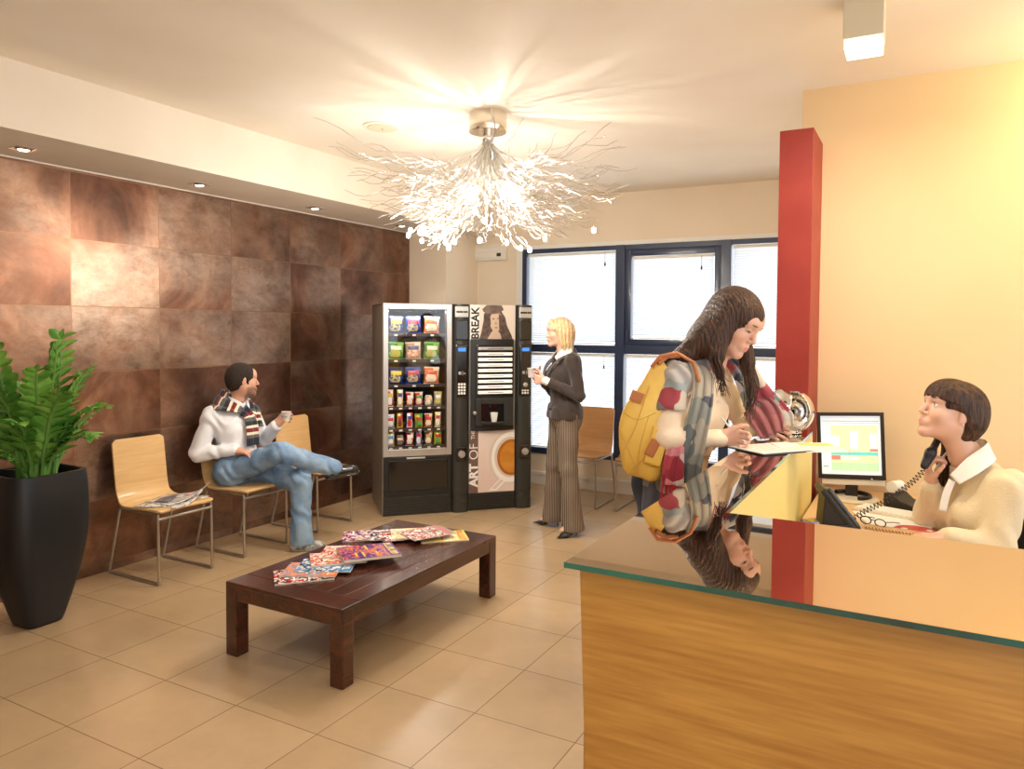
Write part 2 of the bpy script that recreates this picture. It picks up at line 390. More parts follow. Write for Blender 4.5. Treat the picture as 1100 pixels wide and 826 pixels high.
def tile_mat():
    m, nt, p = newmat('copper_wall_tiles'); L = nt.links.new
    g = nd(nt, 'ShaderNodeNewGeometry'); sp = nd(nt, 'ShaderNodeSeparateXYZ'); L(g.outputs['Position'], sp.inputs[0])
    cb = nd(nt, 'ShaderNodeCombineXYZ')
    a1 = nd(nt, 'ShaderNodeMath', operation='ADD'); a1.inputs[1].default_value = -2.73+.609*12; L(sp.outputs['Y'], a1.inputs[0]); L(a1.outputs[0], cb.inputs[0])
    a2 = nd(nt, 'ShaderNodeMath', operation='ADD'); a2.inputs[1].default_value = -.059+.414*2; L(sp.outputs['Z'], a2.inputs[0]); L(a2.outputs[0], cb.inputs[1])
    b = nd(nt, 'ShaderNodeTexBrick', offset=0, squash=1, i_Scale=1.0, i_Mortar_Size=.003, i_Mortar_Smooth=.2, i_Brick_Width=.609, i_Row_Height=.414)
    b.inputs['Color1'].default_value = (0, 0, 0, 1); b.inputs['Color2'].default_value = (1, 1, 1, 1); b.inputs['Mortar'].default_value = (.5, .5, .5, 1)
    L(cb.outputs[0], b.inputs['Vector'])
    of = nd(nt, 'ShaderNodeVectorMath', operation='SCALE'); of.inputs['Scale'].default_value = 7; L(b.outputs['Color'], of.inputs[0])
    ad = nd(nt, 'ShaderNodeVectorMath', operation='ADD'); L(g.outputs['Position'], ad.inputs[0]); L(of.outputs[0], ad.inputs[1])
    n1 = nd(nt, 'ShaderNodeTexNoise', i_Scale=1.7, i_Detail=7.0, i_Roughness=.62, i_Distortion=1.2); L(ad.outputs[0], n1.inputs['Vector'])
    st = nd(nt, 'ShaderNodeMapping'); st.inputs['Scale'].default_value = (1, .8, 1.3); L(ad.outputs[0], st.inputs['Vector'])
    n2 = nd(nt, 'ShaderNodeTexNoise', i_Scale=9.0, i_Detail=9.0, i_Roughness=.75, i_Distortion=.2); L(st.outputs[0], n2.inputs['Vector'])
    r1 = ramp(nt, [(.30, sr(70, 44, 33)), (.48, sr(108, 72, 55)), (.60, sr(138, 97, 76)), (.76, sr(176, 140, 116))]); L(n1.outputs['Fac'], r1.inputs['Fac'])
    r2 = ramp(nt, [(.32, (.2, .2, .2)), (.70, (1, 1, 1))]); L(n2.outputs['Fac'], r2.inputs['Fac'])
    n3 = nd(nt, 'ShaderNodeTexNoise', i_Scale=1.1, i_Detail=2.0); L(ad.outputs[0], n3.inputs['Vector']); r3 = ramp(nt, [(.38, (.05, .05, .05)), (.66, (.6, .6, .6))]); L(n3.outputs['Fac'], r3.inputs['Fac'])
    mk = nd(nt, 'ShaderNodeMath', operation='MULTIPLY'); L(r2.outputs['Color'], mk.inputs[0]); L(r3.outputs['Color'], mk.inputs[1])
    mx = nd(nt, 'ShaderNodeMix', data_type='RGBA'); L(mk.outputs[0], mx.inputs[0]); L(r1.outputs['Color'], mx.inputs[6]); mx.inputs[7].default_value = c4(sr(212, 194, 176))  # pale haze mixed into the colour as the tiles' reflected sheen
    mg = nd(nt, 'ShaderNodeMix', data_type='RGBA'); L(b.outputs['Fac'], mg.inputs[0]); L(mx.outputs[2], mg.inputs[6]); mg.inputs[7].default_value = c4(sr(140, 108, 84)); L(mg.outputs[2], p.inputs['Base Color'])
    rr = nd(nt, 'ShaderNodeMapRange', i_3=.24, i_4=.46); L(n2.outputs['Fac'], rr.inputs[0]); L(rr.outputs[0], p.inputs['Roughness'])
    p.inputs['Metallic'].default_value = .88; p.inputs['Specular IOR Level'].default_value = .8
    hs = nd(nt, 'ShaderNodeMath', operation='MULTIPLY_ADD'); L(b.outputs['Fac'], hs.inputs[0]); hs.inputs[1].default_value = -1.5; L(n2.outputs['Fac'], hs.inputs[2])
    bp = nd(nt, 'ShaderNodeBump', i_Strength=.35, i_Distance=.003); L(hs.outputs[0], bp.inputs['Height']); L(bp.outputs['Normal'], p.inputs['Normal'])
    return m
m_floor = floor_mat(); m_tile = tile_mat()

# ---------------------------------------------------------------- setting
def struct(name, mb, m, label=None):
    o = mb.build(name, m); return tag(o, kind='structure', label=label)
RX = 3.0; RY = -3.0
struct('floor', MB().box(XL-.1, RX, RY, YB+.3, -.1, 0), m_floor, 'beige square floor tiles with thin grout lines')
struct('fill_block_rear', MB().box(XL-.1, .25, -1.3, -1.2, 0, H), m_wall, 'cream wall added behind the viewer to hold back fill light')  # unseen wall added to cut the fill light on the left floor
struct('ceiling', MB().box(XL-.1, RX, RY, YB+.3, H, H+.1), m_ceil, 'cream plaster ceiling lit around the chandelier')
struct('wall_left', MB().box(XL-.1, XL, RY, 6.2, 0, SZ), m_tile, 'wall of large metallic brown tiles behind the chairs')
struct('trim_1', MB().box(XL-.1, SX, RY, YB, SZ, H), m_soffit, 'dropped ceiling band above the brown tiled wall')
struct('trim_2', MB().box(XL, XL+.012, RY, 6.2, SZ-.006, SZ+.002), m_white, 'thin white edge strip along the top of the tiled wall')
struct('wall_corner', MB().box(XL-.1, -4.15, 6.2, YB, 0, SZ), m_wall, 'cream corner pillar behind the vending machines')
WX0, WX1, WZ0, WZ1 = -3.60, PX, .32, 2.40
wb = MB().box(XL-.1, WX0-.0, YB, YB+.25, 0, H).box(WX0, RX, YB, YB+.25, 0, WZ0).box(WX0, RX, YB, YB+.25, WZ1, H)
struct('wall_back', wb, m_wall, 'cream rear wall around the dark framed window')
struct('wall_right', MB().box(PX, RX, PY, YB, 0, H), m_wally, 'warm cream partition wall behind the receptionist')
bb = MB().box(-4.15, PX, YB-.018, YB, 0, .10, bev=.003); bb.box(-4.15, PX, YB-.03, YB, .10, .135, bev=.003)
struct('baseboard_back', bb, m_white, 'white baseboard and cable trunking under the window')
# window reveal and frame
m_navy = mat('navy_window_frame', sr(34, 50, 82), .35, coat=.3)
m_glass, _nt, _p = newmat('clear_glass'); _t = nd(_nt, 'ShaderNodeBsdfTransparent'); _g = nd(_nt, 'ShaderNodeBsdfGlossy', i_Roughness=.02); _m = nd(_nt, 'ShaderNodeMixShader'); _m.inputs[0].default_value = .06
_nt.links.new(_t.outputs[0], _m.inputs[1]); _nt.links.new(_g.outputs[0], _m.inputs[2]); _nt.links.new(_m.outputs[0], _nt.nodes['Material Output'].inputs['Surface'])
tr = MB().box(WX0-.075, WX0, YB-.006, YB+.02, WZ0-.02, WZ1+.04).box(WX0, PX, YB-.006, YB+.02, WZ1, WZ1+.04)
struct('trim_3', tr, m_white, 'white border around the window opening')
win = empty('window_1', (0, 0, 0)); tag(win, 'navy framed window with white blinds', kind='structure')
fy0, fy1 = YB-.02, YB+.07
f = MB(); F = lambda x0, x1, z0, z1, a=fy0, b=fy1: f.box(x0, x1, a, b, z0, z1, bev=.004)
F(WX0, WX0+.05, WZ0, WZ1); F(WX0+.05, -2.58, WZ1-.045, WZ1); F(WX0+.05, -2.58, WZ0, WZ0+.06)
F(-2.58, -2.49, WZ0, WZ1, fy0-.01); F(-2.49, -1.58, WZ1-.05, WZ1); F(-2.49, -1.58, WZ0, WZ0+.06)
F(-1.58, -1.49, WZ0, WZ1, fy0-.01); F(-1.49, PX, WZ1-.045, WZ1); F(-1.49, PX, WZ0, WZ0+.06)
for a, b in ((WX0+.05, -2.58), (-2.49, -1.58), (-1.49, PX)): F(a, b, 1.355, 1.435)
f.build('window_frame', m_navy, win)
f = MB()
F(-2.49, -2.43, 1.435, WZ1-.05, fy0+.005); F(-1.64, -1.58, 1.435, WZ1-.05, fy0+.005); F(-2.43, -1.64, WZ1-.11, WZ1-.05, fy0+.005); F(-2.43, -1.64, 1.435, 1.50, fy0+.005)
f.tube([(-2.455, fy0-.015, 1.58), (-2.455, fy0-.015, 1.47)], .009)
f.build('window_sash', m_navy, win)
panes = [(WX0+.05, -2.58, 1.435, WZ1-.045), (WX0+.05, -2.58, WZ0+.06, 1.355), (-2.43, -1.64, 1.50, WZ1-.11), (-2.49, -1.58, WZ0+.06, 1.355), (-1.49, PX, 1.435, WZ1-.045), (-1.49, PX, WZ0+.06, 1.355)]
m_slat, _nt, _p = newmat('white_blind_slats'); _p.inputs['Base Color'].default_value = (.85, .88, .90, 1); _p.inputs['Roughness'].default_value = .4
_tr = nd(_nt, 'ShaderNodeBsdfTranslucent'); _tr.inputs[0].default_value = (.80, .88, .96, 1); _m = nd(_nt, 'ShaderNodeMixShader'); _m.inputs[0].default_value = .30
_nt.links.new(_p.outputs[0], _m.inputs[1]); _nt.links.new(_tr.outputs[0], _m.inputs[2]); _nt.links.new(_m.outputs[0], _nt.nodes['Material Output'].inputs['Surface'])
m_black = mat('black_plastic', (.012, .012, .013), .4)
for i, (a, b, c, d) in enumerate(panes):
    MB().box(a-.005, b+.005, YB+.045, YB+.05, c-.005, d+.005).build('pane', m_glass, win)
    names = ['in the upper left pane', 'in the lower left pane behind the standing blonde woman', 'inside the opening sash of the upper middle pane', 'in the lower middle pane', 'in the upper right pane beside the red panel', 'in the lower right pane beside the red panel']
    bl = empty('venetian_blind', (0, 0, 0), 0, 'white slatted venetian blind '+names[i], 'window blind', 'blinds of the window')
    s = MB(); z = d-.04; 
    while z > c+.02:
        w, t = .0125, math.radians(50)
        vs = [(x, YB+.017+math.cos(t)*q*w, z-math.sin(t)*q*w+.0016*(1-q*q)) for x in (a+.012, b-.012) for q in (-1, -.4, .4, 1)]
        s.add(vs, [(0, 1, 5, 4), (1, 2, 6, 5), (2, 3, 7, 6)], 0, True); z -= .0215
    s.build('slats', m_slat, bl)
    MB().box(a+.01, b-.01, YB+.003, YB+.032, d-.03, d-.004, bev=.003).build('headrail', m_white, bl); MB().box(a+.012, b-.012, YB+.006, YB+.028, c+.004, c+.016, bev=.003).build('bottom_rail', m_white, bl)
    cdm = MB()
    for x in (a+.15*(b-a), a+.5*(b-a), a+.85*(b-a)): cdm.tube([(x, YB+.004, d-.02), (x, YB+.004, c+.01)], .0011, 5)
    cdm.build('cord', mat('pale_cord', sr(200, 205, 208), .6), bl)
    x = b-.12
    MB().tube([(x, YB-.002, d-.02), (x, YB-.002, d-.11)], .0015, 5).lathe([(.003, d-.15), (.009, d-.145), (.008, d-.125), (.003, d-.11)], 10, c=(x, YB-.002)).build('cord_pull', m_black, bl)

# red divider panel standing at the far end of the counter
o = MB().box(-.643, -.482, 3.97, PY-.001, 0, 2.60, bev=.003).build('divider_panel', m_red)
tag(o, 'tall dark red upright panel at the far end of the counter', 'divider')

# emergency lamp on the rear wall
m_plastic = mat('white_plastic', sr(228, 222, 212), .35); m_clear = mat('frosted_diffuser', sr(236, 232, 224), .25, coat=.5)
el = empty('emergency_lamp', (-3.98, YB, 2.385), 0, 'white oblong emergency lamp high on the wall beside the window', 'lamp')
MB().box(-.205, .205, -.05, 0, -.085, .085, bev=.02).build('housing', m_plastic, el)
d = MB().box(-.17, .17, -.062, -.048, -.055, .055, bev=.008)
d.build('diffuser', m_clear, el)
MB().tube([(-.15, -.064, .012), (.15, -.064, .012)], .008, 10).build('lamp_tube', m_white, el)
MB().box(.10, .15, -.066, -.06, -.045, -.01, bev=.002).build('indicator', m_black, el)
# ceiling disc and recessed spots
sd = empty('ceiling_speaker', (-3.09, 3.87, H), 0, 'flat round cream ceiling speaker left of the chandelier', 'speaker')
MB().lathe([(.125, 0), (.125, -.006), (.110, -.011), (.0, -.011)], 40).build('rim', m_ceil, sd)
MB().lathe([(.100, -.010), (.098, -.015), (.012, -.017), (.0, -.017)], 40).build('grille', mat('cream_grille', sr(222, 206, 182), .6, bump=.5, bscale=300), sd)
MB().ball((0, 0, -.018), .006).build('indicator', mat('tiny_orange_lens', sr(200, 140, 70), .3), sd)
m_chrome = mat('chrome', (.72, .71, .69), .15, 1); m_steel = mat('brushed_steel', (.50, .48, .45), .32, 1)
m_lit = mat('lit_spot_lens', (1, .86, .66), .3, emit=9)
spots = [(2.314, 'nearest the camera, above the potted plant'), (3.448, 'above the seated man and the left chair'), (4.551, 'above the empty right wall chair'), (5.70, 'farthest away, above the snack machine')]
for i, (y, w) in enumerate(spots):
    s = empty('recessed_spotlight', (-4.32, y, SZ), 0, 'small round chrome spotlight recessed in the band '+w, 'spotlight', 'recessed spotlights over the tiled wall')
    MB().box(-.055, .055, -.055, .055, -.004, 0, bev=.0015).build('plate', m_chrome, s)
    MB().lathe([(.042, -.003), (.045, -.010), (.036, -.011), (.033, -.006)], 28).build('ring', m_chrome, s)
    MB().ball((0, 0, -.006), (.030, .030, .009)).build('lens', m_lit, s)
    ld = bpy.data.lights.new('spot_light', 'SPOT'); ld.energy = 16; ld.color = (1, .86, .68); ld.spot_size = math.radians(95); ld.spot_blend = .8; ld.shadow_soft_size = .03
    lo = bpy.data.objects.new('spot_light', ld); COL.objects.link(lo); lo.parent = s; lo.location = (0, 0, -.03); lo.rotation_euler = (0, math.radians(-12), 0)
# square surface lamp
sl = empty('ceiling_lamp', (-.22, 3.28, H), 0, 'square cream ceiling lamp with glowing lower end above the counter', 'lamp')
MB().box(-.072, .072, -.072, .072, -.165, 0, bev=.004).build('housing', mat('lamp_housing', sr(214, 204, 180), .5), sl)
MB().box(-.066, .066, -.066, .066, -.205, -.163, bev=.004).build('diffuser', mat('lit_diffuser', (1, .93, .78), .4, emit=4), sl)
def area(name, loc, rot, size, e, col, sy=None, parent=None):
    l = bpy.data.lights.new(name, 'AREA'); l.energy = e; l.color = col; l.size = size
    if sy: l.shape = 'RECTANGLE'; l.size_y = sy
    o = bpy.data.objects.new(name, l); COL.objects.link(o); o.location = loc; o.rotation_euler = rot
    if parent: o.parent = parent
    return o
def point(name, loc, e, col, r=.05, parent=None):
    l = bpy.data.lights.new(name, 'POINT'); l.energy = e; l.color = col; l.shadow_soft_size = r
    o = bpy.data.objects.new(name, l); COL.objects.link(o); o.location = loc
    if parent: o.parent = parent
    return o
area('lamp_light', (0, 0, -.21), (0, 0, 0), .12, 14, (1, .88, .66), parent=sl)
# ---------------------------------------------------------------- chairs
m_ply = wood('pale_beech_plywood', sr(226, 190, 136), sr(210, 168, 112), 1.0, 'X', .35, .25, 6)
m_ply2 = wood('shade_tinted_plywood', sr(206, 158, 106), sr(188, 138, 88), 1.0, 'X', .35, .25, 6)  # darker copy of the plywood, shade of the window chairs painted into its colour
def make_chair(label, loc, rz, m):
    c = empty('side_chair', loc, rz, label, 'chair', 'plywood side chairs with steel sled frames')
    # local: x = width, +y = front
    prof = catmull([(0, .225, .452), (0, .20, .462), (0, .06, .458), (0, -.10, .452), (0, -.175, .466), (0, -.215, .52), (0, -.235, .64), (0, -.262, .86)], 12)
    T = np.gradient(prof, axis=0); T /= np.linalg.norm(T, axis=1)[:, None]; Nn = np.stack([0*T[:, 0], -T[:, 2], T[:, 1]], 1)
    nx = 12; vs = []; N = len(prof); th = .006
    for sgn in (1, -1):
        for i in range(N):
            s = i/(N-1); wdt = .205-.020*max(0, min(1, (s-.45)/.2))
            r = .03
            ed = min((prof[i]-prof[0])@(prof[i]-prof[0]), (prof[i]-prof[-1])@(prof[i]-prof[-1]))**.5
            if ed < r: wdt -= r-math.sqrt(max(0, r*r-(r-ed)**2))
            for j in range(nx+1):
                u = j/nx*2-1; cv = .012*(1-u*u) if s > .5 else .004*(1-u*u)
                p = prof[i]+Nn[i]*(sgn*th-(cv if s > .5 else cv)); vs.append((u*wdt, p[1], p[2]))
    W = nx+1; fs = []
    for k in range(2):
        o = k*N*W
        for i in range(N-1):
            for j in range(nx):
                q = (o+i*W+j, o+i*W+j+1, o+(i+1)*W+j+1, o+(i+1)*W+j); fs.append(q if k == 0 else q[::-1])
    o = N*W
    for j in range(nx): fs.append((j, o+j, o+j+1, j+1)); a = (N-1)*W; fs.append((a+j+1, o+a+j+1, o+a+j, a+j))
    for i in range(N-1): fs.append((i*W, (i+1)*W, o+(i+1)*W, o+i*W)); fs.append((i*W+nx, o+i*W+nx, o+(i+1)*W+nx, (i+1)*W+nx))
    b = MB(); b.add(vs, fs, 0, True); b.build('seat_shell', m, c)
    for sx in (-1, 1):
        x = sx*.195
        fr = MB(); R = .0095
        fr.tube([(x, .205, .44), (x, .212, .012), (x, .205, .011), (x, -.28, .011), (x, -.283, .016), (x, -.165, .44)], R, 8)
        fr.build('leg', m_steel, c)
    fr = MB(); fr.tube([(-.195, .207, .41), (.195, .207, .41)], R, 8); fr.build('front_rail', m_steel, c)
    fr = MB(); fr.tube([(-.195, -.165, .435), (.195, -.165, .435)], R, 8); fr.build('rear_rail', m_steel, c)
    for sx in (-1, 1):
        fr = MB(); fr.tube([(sx*.195, .207, .436), (sx*.195, -.165, .436)], .008, 8); fr.build('seat_rail', m_steel, c)
    return c
make_chair('pale plywood chair with a newspaper on its seat, beside the black planter', (-4.27, 3.12, 0), -PI/2, m_ply)
make_chair('pale plywood chair that the seated man in white shirt sits on', (-4.26, 3.77, 0), -PI/2, m_ply)
make_chair('empty pale plywood chair against the brown wall, between seated man and snack machine', (-4.27, 4.49, 0), -PI/2, m_ply)
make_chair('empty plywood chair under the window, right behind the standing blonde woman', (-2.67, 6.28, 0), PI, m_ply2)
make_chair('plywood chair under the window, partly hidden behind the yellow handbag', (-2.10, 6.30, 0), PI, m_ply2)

# ---------------------------------------------------------------- coffee table
m_maho = wood('dark_red_brown_wood', sr(86, 42, 24), sr(48, 21, 12), 1.0, 'Y', .25, .4, 14)
t = empty('coffee_table', (-2.56, 3.145, 0), 0, 'low dark red-brown wooden coffee table holding two fans of magazines', 'table')
hx, hy, tz = .37, .675, .36
for sx in (-1, 1):
    for sy in (-1, 1):
        MB().box(sx*hx-(.075 if sx > 0 else 0), sx*hx+(0 if sx > 0 else .075), sy*hy-(.075 if sy > 0 else 0), sy*hy+(0 if sy > 0 else .075), 0, tz-.012, bev=.006).build('leg', m_maho, t)
for sx in (-1, 1): MB().box(sx*(hx-.003)-(.03 if sx > 0 else 0), sx*(hx-.003)+(0 if sx > 0 else .03), -hy+.07, hy-.07, tz-.085, tz-.015, bev=.004).build('side_apron', m_maho, t)
for sy in (-1, 1): MB().box(-hx+.07, hx-.07, sy*(hy-.003)-(.03 if sy > 0 else 0), sy*(hy-.003)+(0 if sy > 0 else .03), tz-.085, tz-.015, bev=.004).build('end_apron', m_maho, t)
tp = MB(); ew = .13
pw = 2*hx/7
for i in range(7): tp.box(-hx+i*pw+.0008, -hx+(i+1)*pw-.0008, -hy+ew+.001, hy-ew-.001, tz-.02, tz, bev=.004)
tp.box(-hx, hx, -hy, -hy+ew, tz-.02, tz+.0005, bev=.006); tp.box(-hx, hx, hy-ew, hy, tz-.02, tz+.0005, bev=.006)
tp.build('tabletop', m_maho, t)

# ---------------------------------------------------------------- magazines
m_paper = mat('page_edges', sr(226, 220, 206), .8, bump=.3, bscale=200)
def cover_mat(name, a, b, c, sc=14):
    m, nt, p = newmat(name); L = nt.links.new; tc = nd(nt, 'ShaderNodeTexCoord')
    n = nd(nt, 'ShaderNodeTexNoise', i_Scale=sc, i_Detail=3.0, i_Distortion=.8); L(tc.outputs['Object'], n.inputs['Vector'])
    r = ramp(nt, [(0, a), (.40, a), (.45, b), (.51, b), (.54, c), (.58, c), (.62, a)]); L(n.outputs['Fac'], r.inputs['Fac']); L(r.outputs['Color'], p.inputs['Base Color'])
    p.inputs['Roughness'].default_value = .25; return m
W_, R_, O_, P_, B_, Y_, K_, T_ = sr(238, 232, 226), sr(190, 44, 40), sr(232, 128, 70), sr(92, 52, 128), sr(96, 150, 200), sr(238, 214, 110), sr(50, 36, 40), sr(214, 160, 130)
def magazine(label, x, y, z, ang, cols, th=.006, w=.21, l=.28, group='magazines fanned on the coffee table', band=None, tilt=0, title=None):
    m = empty('magazine', (x, y, z), ang, label, 'magazine', group); m.rotation_euler = (0, tilt, ang)
    MB().box(-w/2+.001, w/2-.001, -l/2+.001, l/2-.001, .0005, th-.0005).build('pages', m_paper, m)
    cv = MB(); mats = [cover_mat('cover_print', *cols, sc=24), mat('cover_band', band or cols[0], .25), mat('cover_lettering', title or W_, .3)]
    cv.box(-w/2, w/2, -l/2, l/2, th-.0005, th, 0); cv.box(-w/2, w/2, -l/2, l/2, 0, .0004, 0); cv.box(-w/2-.0006, -w/2+.0004, -l/2, l/2, 0, th, 1)
    cv.box(-w/2+.001, w/2-.001, l/2-.06, l/2-.001, th, th+.0003, 1)
    # masthead: rounded letter-like blocks, then smaller headline rows
    rr = random.Random(label); xx = -w/2+.012
    while xx < w/2-.03:
        d = rr.uniform(.012, .024); k = rr.random()
        if k < .5: cv.prism([(xx, l/2-.05), (xx+.006, l/2-.05), (xx+.006, l/2-.03), (xx+d-.006, l/2-.03), (xx+d-.006, l/2-.05), (xx+d, l/2-.05), (xx+d, l/2-.012), (xx, l/2-.012)], th+.0003, th+.0006, 'z', 2)
        else: cv.prism([(xx, l/2-.05), (xx+d, l/2-.05), (xx+d, l/2-.042), (xx+.007, l/2-.042), (xx+.007, l/2-.012), (xx, l/2-.012)], th+.0003, th+.0006, 'z', 2)
        xx += d+.004
    for k in range(5):
        yy = l/2-.085-k*.036; x0 = rr.choice([-w/2+.012, .01]); cv.box(x0, x0+rr.uniform(.04, .085), yy, yy+.010, th, th+.0004, rr.choice([1, 2]))
    cv.build('cover', mats, m)
    return m
# near fan: centre px ~ (290..435, 570..625)
tz_ = .3608
D = math.radians
magazine('lowest white-edged magazine of the near fan, closest to the table end', -2.660, 2.715, tz_, D(-42), (W_, K_, R_), .007, band=K_)
magazine('magazine with pale blue and orange cover in the near fan', -2.665, 2.785, tz_+.0075, D(-62), (B_, T_, O_), .005, band=O_)
magazine('magazine with blue masthead over a white cover in the near fan', -2.640, 2.860, tz_+.013, D(-60), (W_, B_, K_), .005, band=sr(70, 140, 190))
magazine('thick red and cream puzzle magazine in the middle of the near fan', -2.655, 2.960, tz_+.0185, D(-44), (R_, W_, T_), .010, band=R_, title=Y_)
magazine('magazine with red and flesh-coloured pictures behind the purple magazine', -2.660, 3.050, tz_+.029, D(-58), (T_, W_, R_), .007, band=R_)
magazine('thick purple and orange magazine on top of the near fan', -2.540, 3.070, tz_+.0365, D(-38), (P_, O_, P_), .014, w=.235, l=.30, band=P_, title=sr(214, 190, 90))
magazine('purple-edged magazine at the far left of the far fan', -2.840, 3.420, tz_, D(-52), (W_, P_, R_), .006, band=P_)
magazine('white magazine with purple headline in the far fan', -2.760, 3.455, tz_+.0065, D(-60), (W_, T_, P_), .006, band=P_)
magazine('striped purple and white magazine in the middle of the far fan', -2.695, 3.490, tz_+.013, D(-48), (P_, W_, K_), .005, band=W_, title=P_)
magazine('dark red magazine in the far fan', -2.635, 3.495, tz_+.0185, D(-40), (R_, K_, W_), .005, band=R_)
magazine('cream and yellow magazine in the far fan', -2.580, 3.540, tz_+.024, D(-50), (Y_, W_, T_), .005, band=Y_, title=R_)
magazine('grey magazine with a red foot on top of the far fan', -2.515, 3.565, tz_+.0295, D(-25), (W_, sr(150, 130, 124), R_), .006, band=sr(170, 150, 146), title=R_)
magazine('flat yellow magazine at the right end of the far fan', -2.445, 3.630, tz_, D(-48), (Y_, W_, Y_), .006, band=Y_, title=R_)

# newspaper on first chair
nm = cover_mat('newsprint', sr(232, 228, 222), sr(232, 228, 222), sr(150, 146, 150), 30)
npz = empty('newspaper', (-4.20, 3.13, .466), math.radians(20), 'folded newspaper with a dark picture lying on the left chair', 'newspaper')
def sheet(cx, cy, w, l, ang, z0, lift, m, name, parent):
    vs = []; fs = []; n = 8
    for i in range(n+1):
        for j in range(n+1):
            u, v = i/n-.5, j/n-.5; x, y = u*w, v*l
            X = cx+x*math.cos(ang)-y*math.sin(ang); Y = cy+x*math.sin(ang)+y*math.cos(ang)
            vs.append((X, Y, z0+lift*max(0, (u+v))**2+.002*math.sin(u*9+v*6)))
    for i in range(n):
        for j in range(n): a = i*(n+1)+j; fs.append((a, a+n+1, a+n+2, a+1))
    o = MB().add(vs, fs, 0, True).build(name, m, parent); s = o.modifiers.new('t', 'SOLIDIFY'); s.thickness = .0022; return o
sheet(0, 0, .30, .36, .0, .004, .0, nm, 'sheet', npz); sheet(.01, -.01, .27, .33, .25, .009, .03, nm, 'sheet', npz)
sheet(.02, .02, .24, .30, -.35, .014, .09, nm, 'sheet', npz); sheet(-.03, -.02, .09, .16, .1, .020, .02, mat('picture_print', sr(74, 72, 96), .5, col2=sr(140, 130, 140), nscale=14), 'picture', npz)
sheet(.06, .12, .03, .10, -.3, .030, 0, mat('red_print', sr(180, 50, 60), .5, col2=W_, nscale=60), 'headline', npz)

# ---------------------------------------------------------------- planter with ZZ plant
m_pot = mat('black_planter', (.010, .011, .013), .42, spec=.4)
pt = empty('planter', (-4.135, 2.25, 0), 0, 'tall tapering glossy black square planter in the left corner', 'planter')
prof = [(.088, 0), (.096, .004)]+[(.096+.112*math.sin(min(1, z/.62)*PI/2)**1.0-.012*max(0, (z-.62)/.2)**2, z) for z in np.linspace(.03, .82, 26)]+[(.176, .82), (.172, .80), (.170, .745)]
MB().lathe(prof, 72, sq=5).build('pot', m_pot, pt)
MB().lathe([(.172, .72), (.172, .748), (.10, .756), (0, .758)], 40, sq=5).build('soil', mat('dark_soil', sr(46, 34, 26), .95, col2=sr(70, 54, 40), nscale=60, bump=1, bscale=80), pt)
m_leaf = mat('glossy_leaf', sr(62, 122, 40), .25, col2=sr(132, 178, 78), nscale=5, coat=.3, spec=.6)
m_stem = mat('green_stem', sr(96, 140, 62), .4)
pl = empty('potted_plant', (-4.135, 2.25, .757), 0, 'leafy green plant with thick arching fronds growing from the black planter', 'plant')
rr = random.Random(3)
def leaf(mb, p, d, n, L, W):
    d = Vector(d).normalized(); n = Vector(n); n = (n-d*n.dot(d)).normalized(); s = d.cross(n); p = Vector(p)
    ts = [0, .18, .42, .68, .88, 1]; ws = [.05, .62, 1, .85, .42, .02]; vs = []; fs = []
    for t, w_ in zip(ts, ws):
        c = p+d*L*t-n*L*.22*t*t
        for q in (-1, -.5, 0, .5, 1): vs.append(c+s*W*w_*q*.5+n*(abs(q)*.16*W*w_))
    for i in range(5):
        for j in range(4): a = i*5+j; fs.append((a, a+1, a+6, a+5))
    mb.add(vs, fs, 1, True)
fronds = [(0.3, .78, .20), (1.0, .70, .40), (-.15, .66, .62), (.55, .55, .62), (2.1, .72, .30), (2.9, .60, .45), (-1.2, .66, .50), (-.7, .52, .72), (4.2, .62, .40), (1.6, .62, .35), (-1.9, .55, .55), (.1, .42, .85), (3.6, .68, .35), (-.45, .72, .40), (.8, .80, .10), (-1.0, .36, .95), (-1.5, .80, .30), (1.3, .50, .60)]
for a, hgt, out in fronds:
    b = MB(); L = hgt; dr = Vector((math.cos(a), math.sin(a), 0)); r0 = .05+.05*rr.random(); pts = []
    for k in range(15):
        t = k/14; pts.append(dr*(r0+out*.42*t**1.5)+Vector((0, 0, L*(t-.42*out*t*t*t)))+Vector((rr.uniform(-.003, .003),)*3))
    for P_i in pts: P_i.x = max(P_i.x, -.40)
    b.tube([tuple(p) for p in pts], [.013*(1-.8*i/14)+.002 for i in range(15)], 7, 0)
    tw_ = rr.uniform(-1.1, 1.1); sd_ = Vector((math.cos(a-PI/2+tw_), math.sin(a-PI/2+tw_), 0))
    for k in range(3, 15):
        t = (pts[k]-pts[k-1]).normalized(); nn = sd_.cross(t).normalized()
        for s in (-1, 1):
            size = (.10 if k > 4 else .07)*(1.15-.45*k/14)*rr.uniform(.85, 1.1)
            d = sd_*s*.85+t*.65+Vector((rr.uniform(-.2, .2), rr.uniform(-.2, .2), rr.uniform(-.1, .25)))
            leaf(b, pts[k], d, nn+Vector((rr.uniform(-.3, .6), rr.uniform(-.6, .1), .35)), size*1.22, size*.68)
    leaf(b, pts[-1], t, nn, .06, .03)
    for i_, v_ in enumerate(b.v):
        if v_[0] < -.435: b.v[i_] = (-.435-.02*rr.random(), v_[1], v_[2])
    b.build('frond', [m_stem, m_leaf], pl)

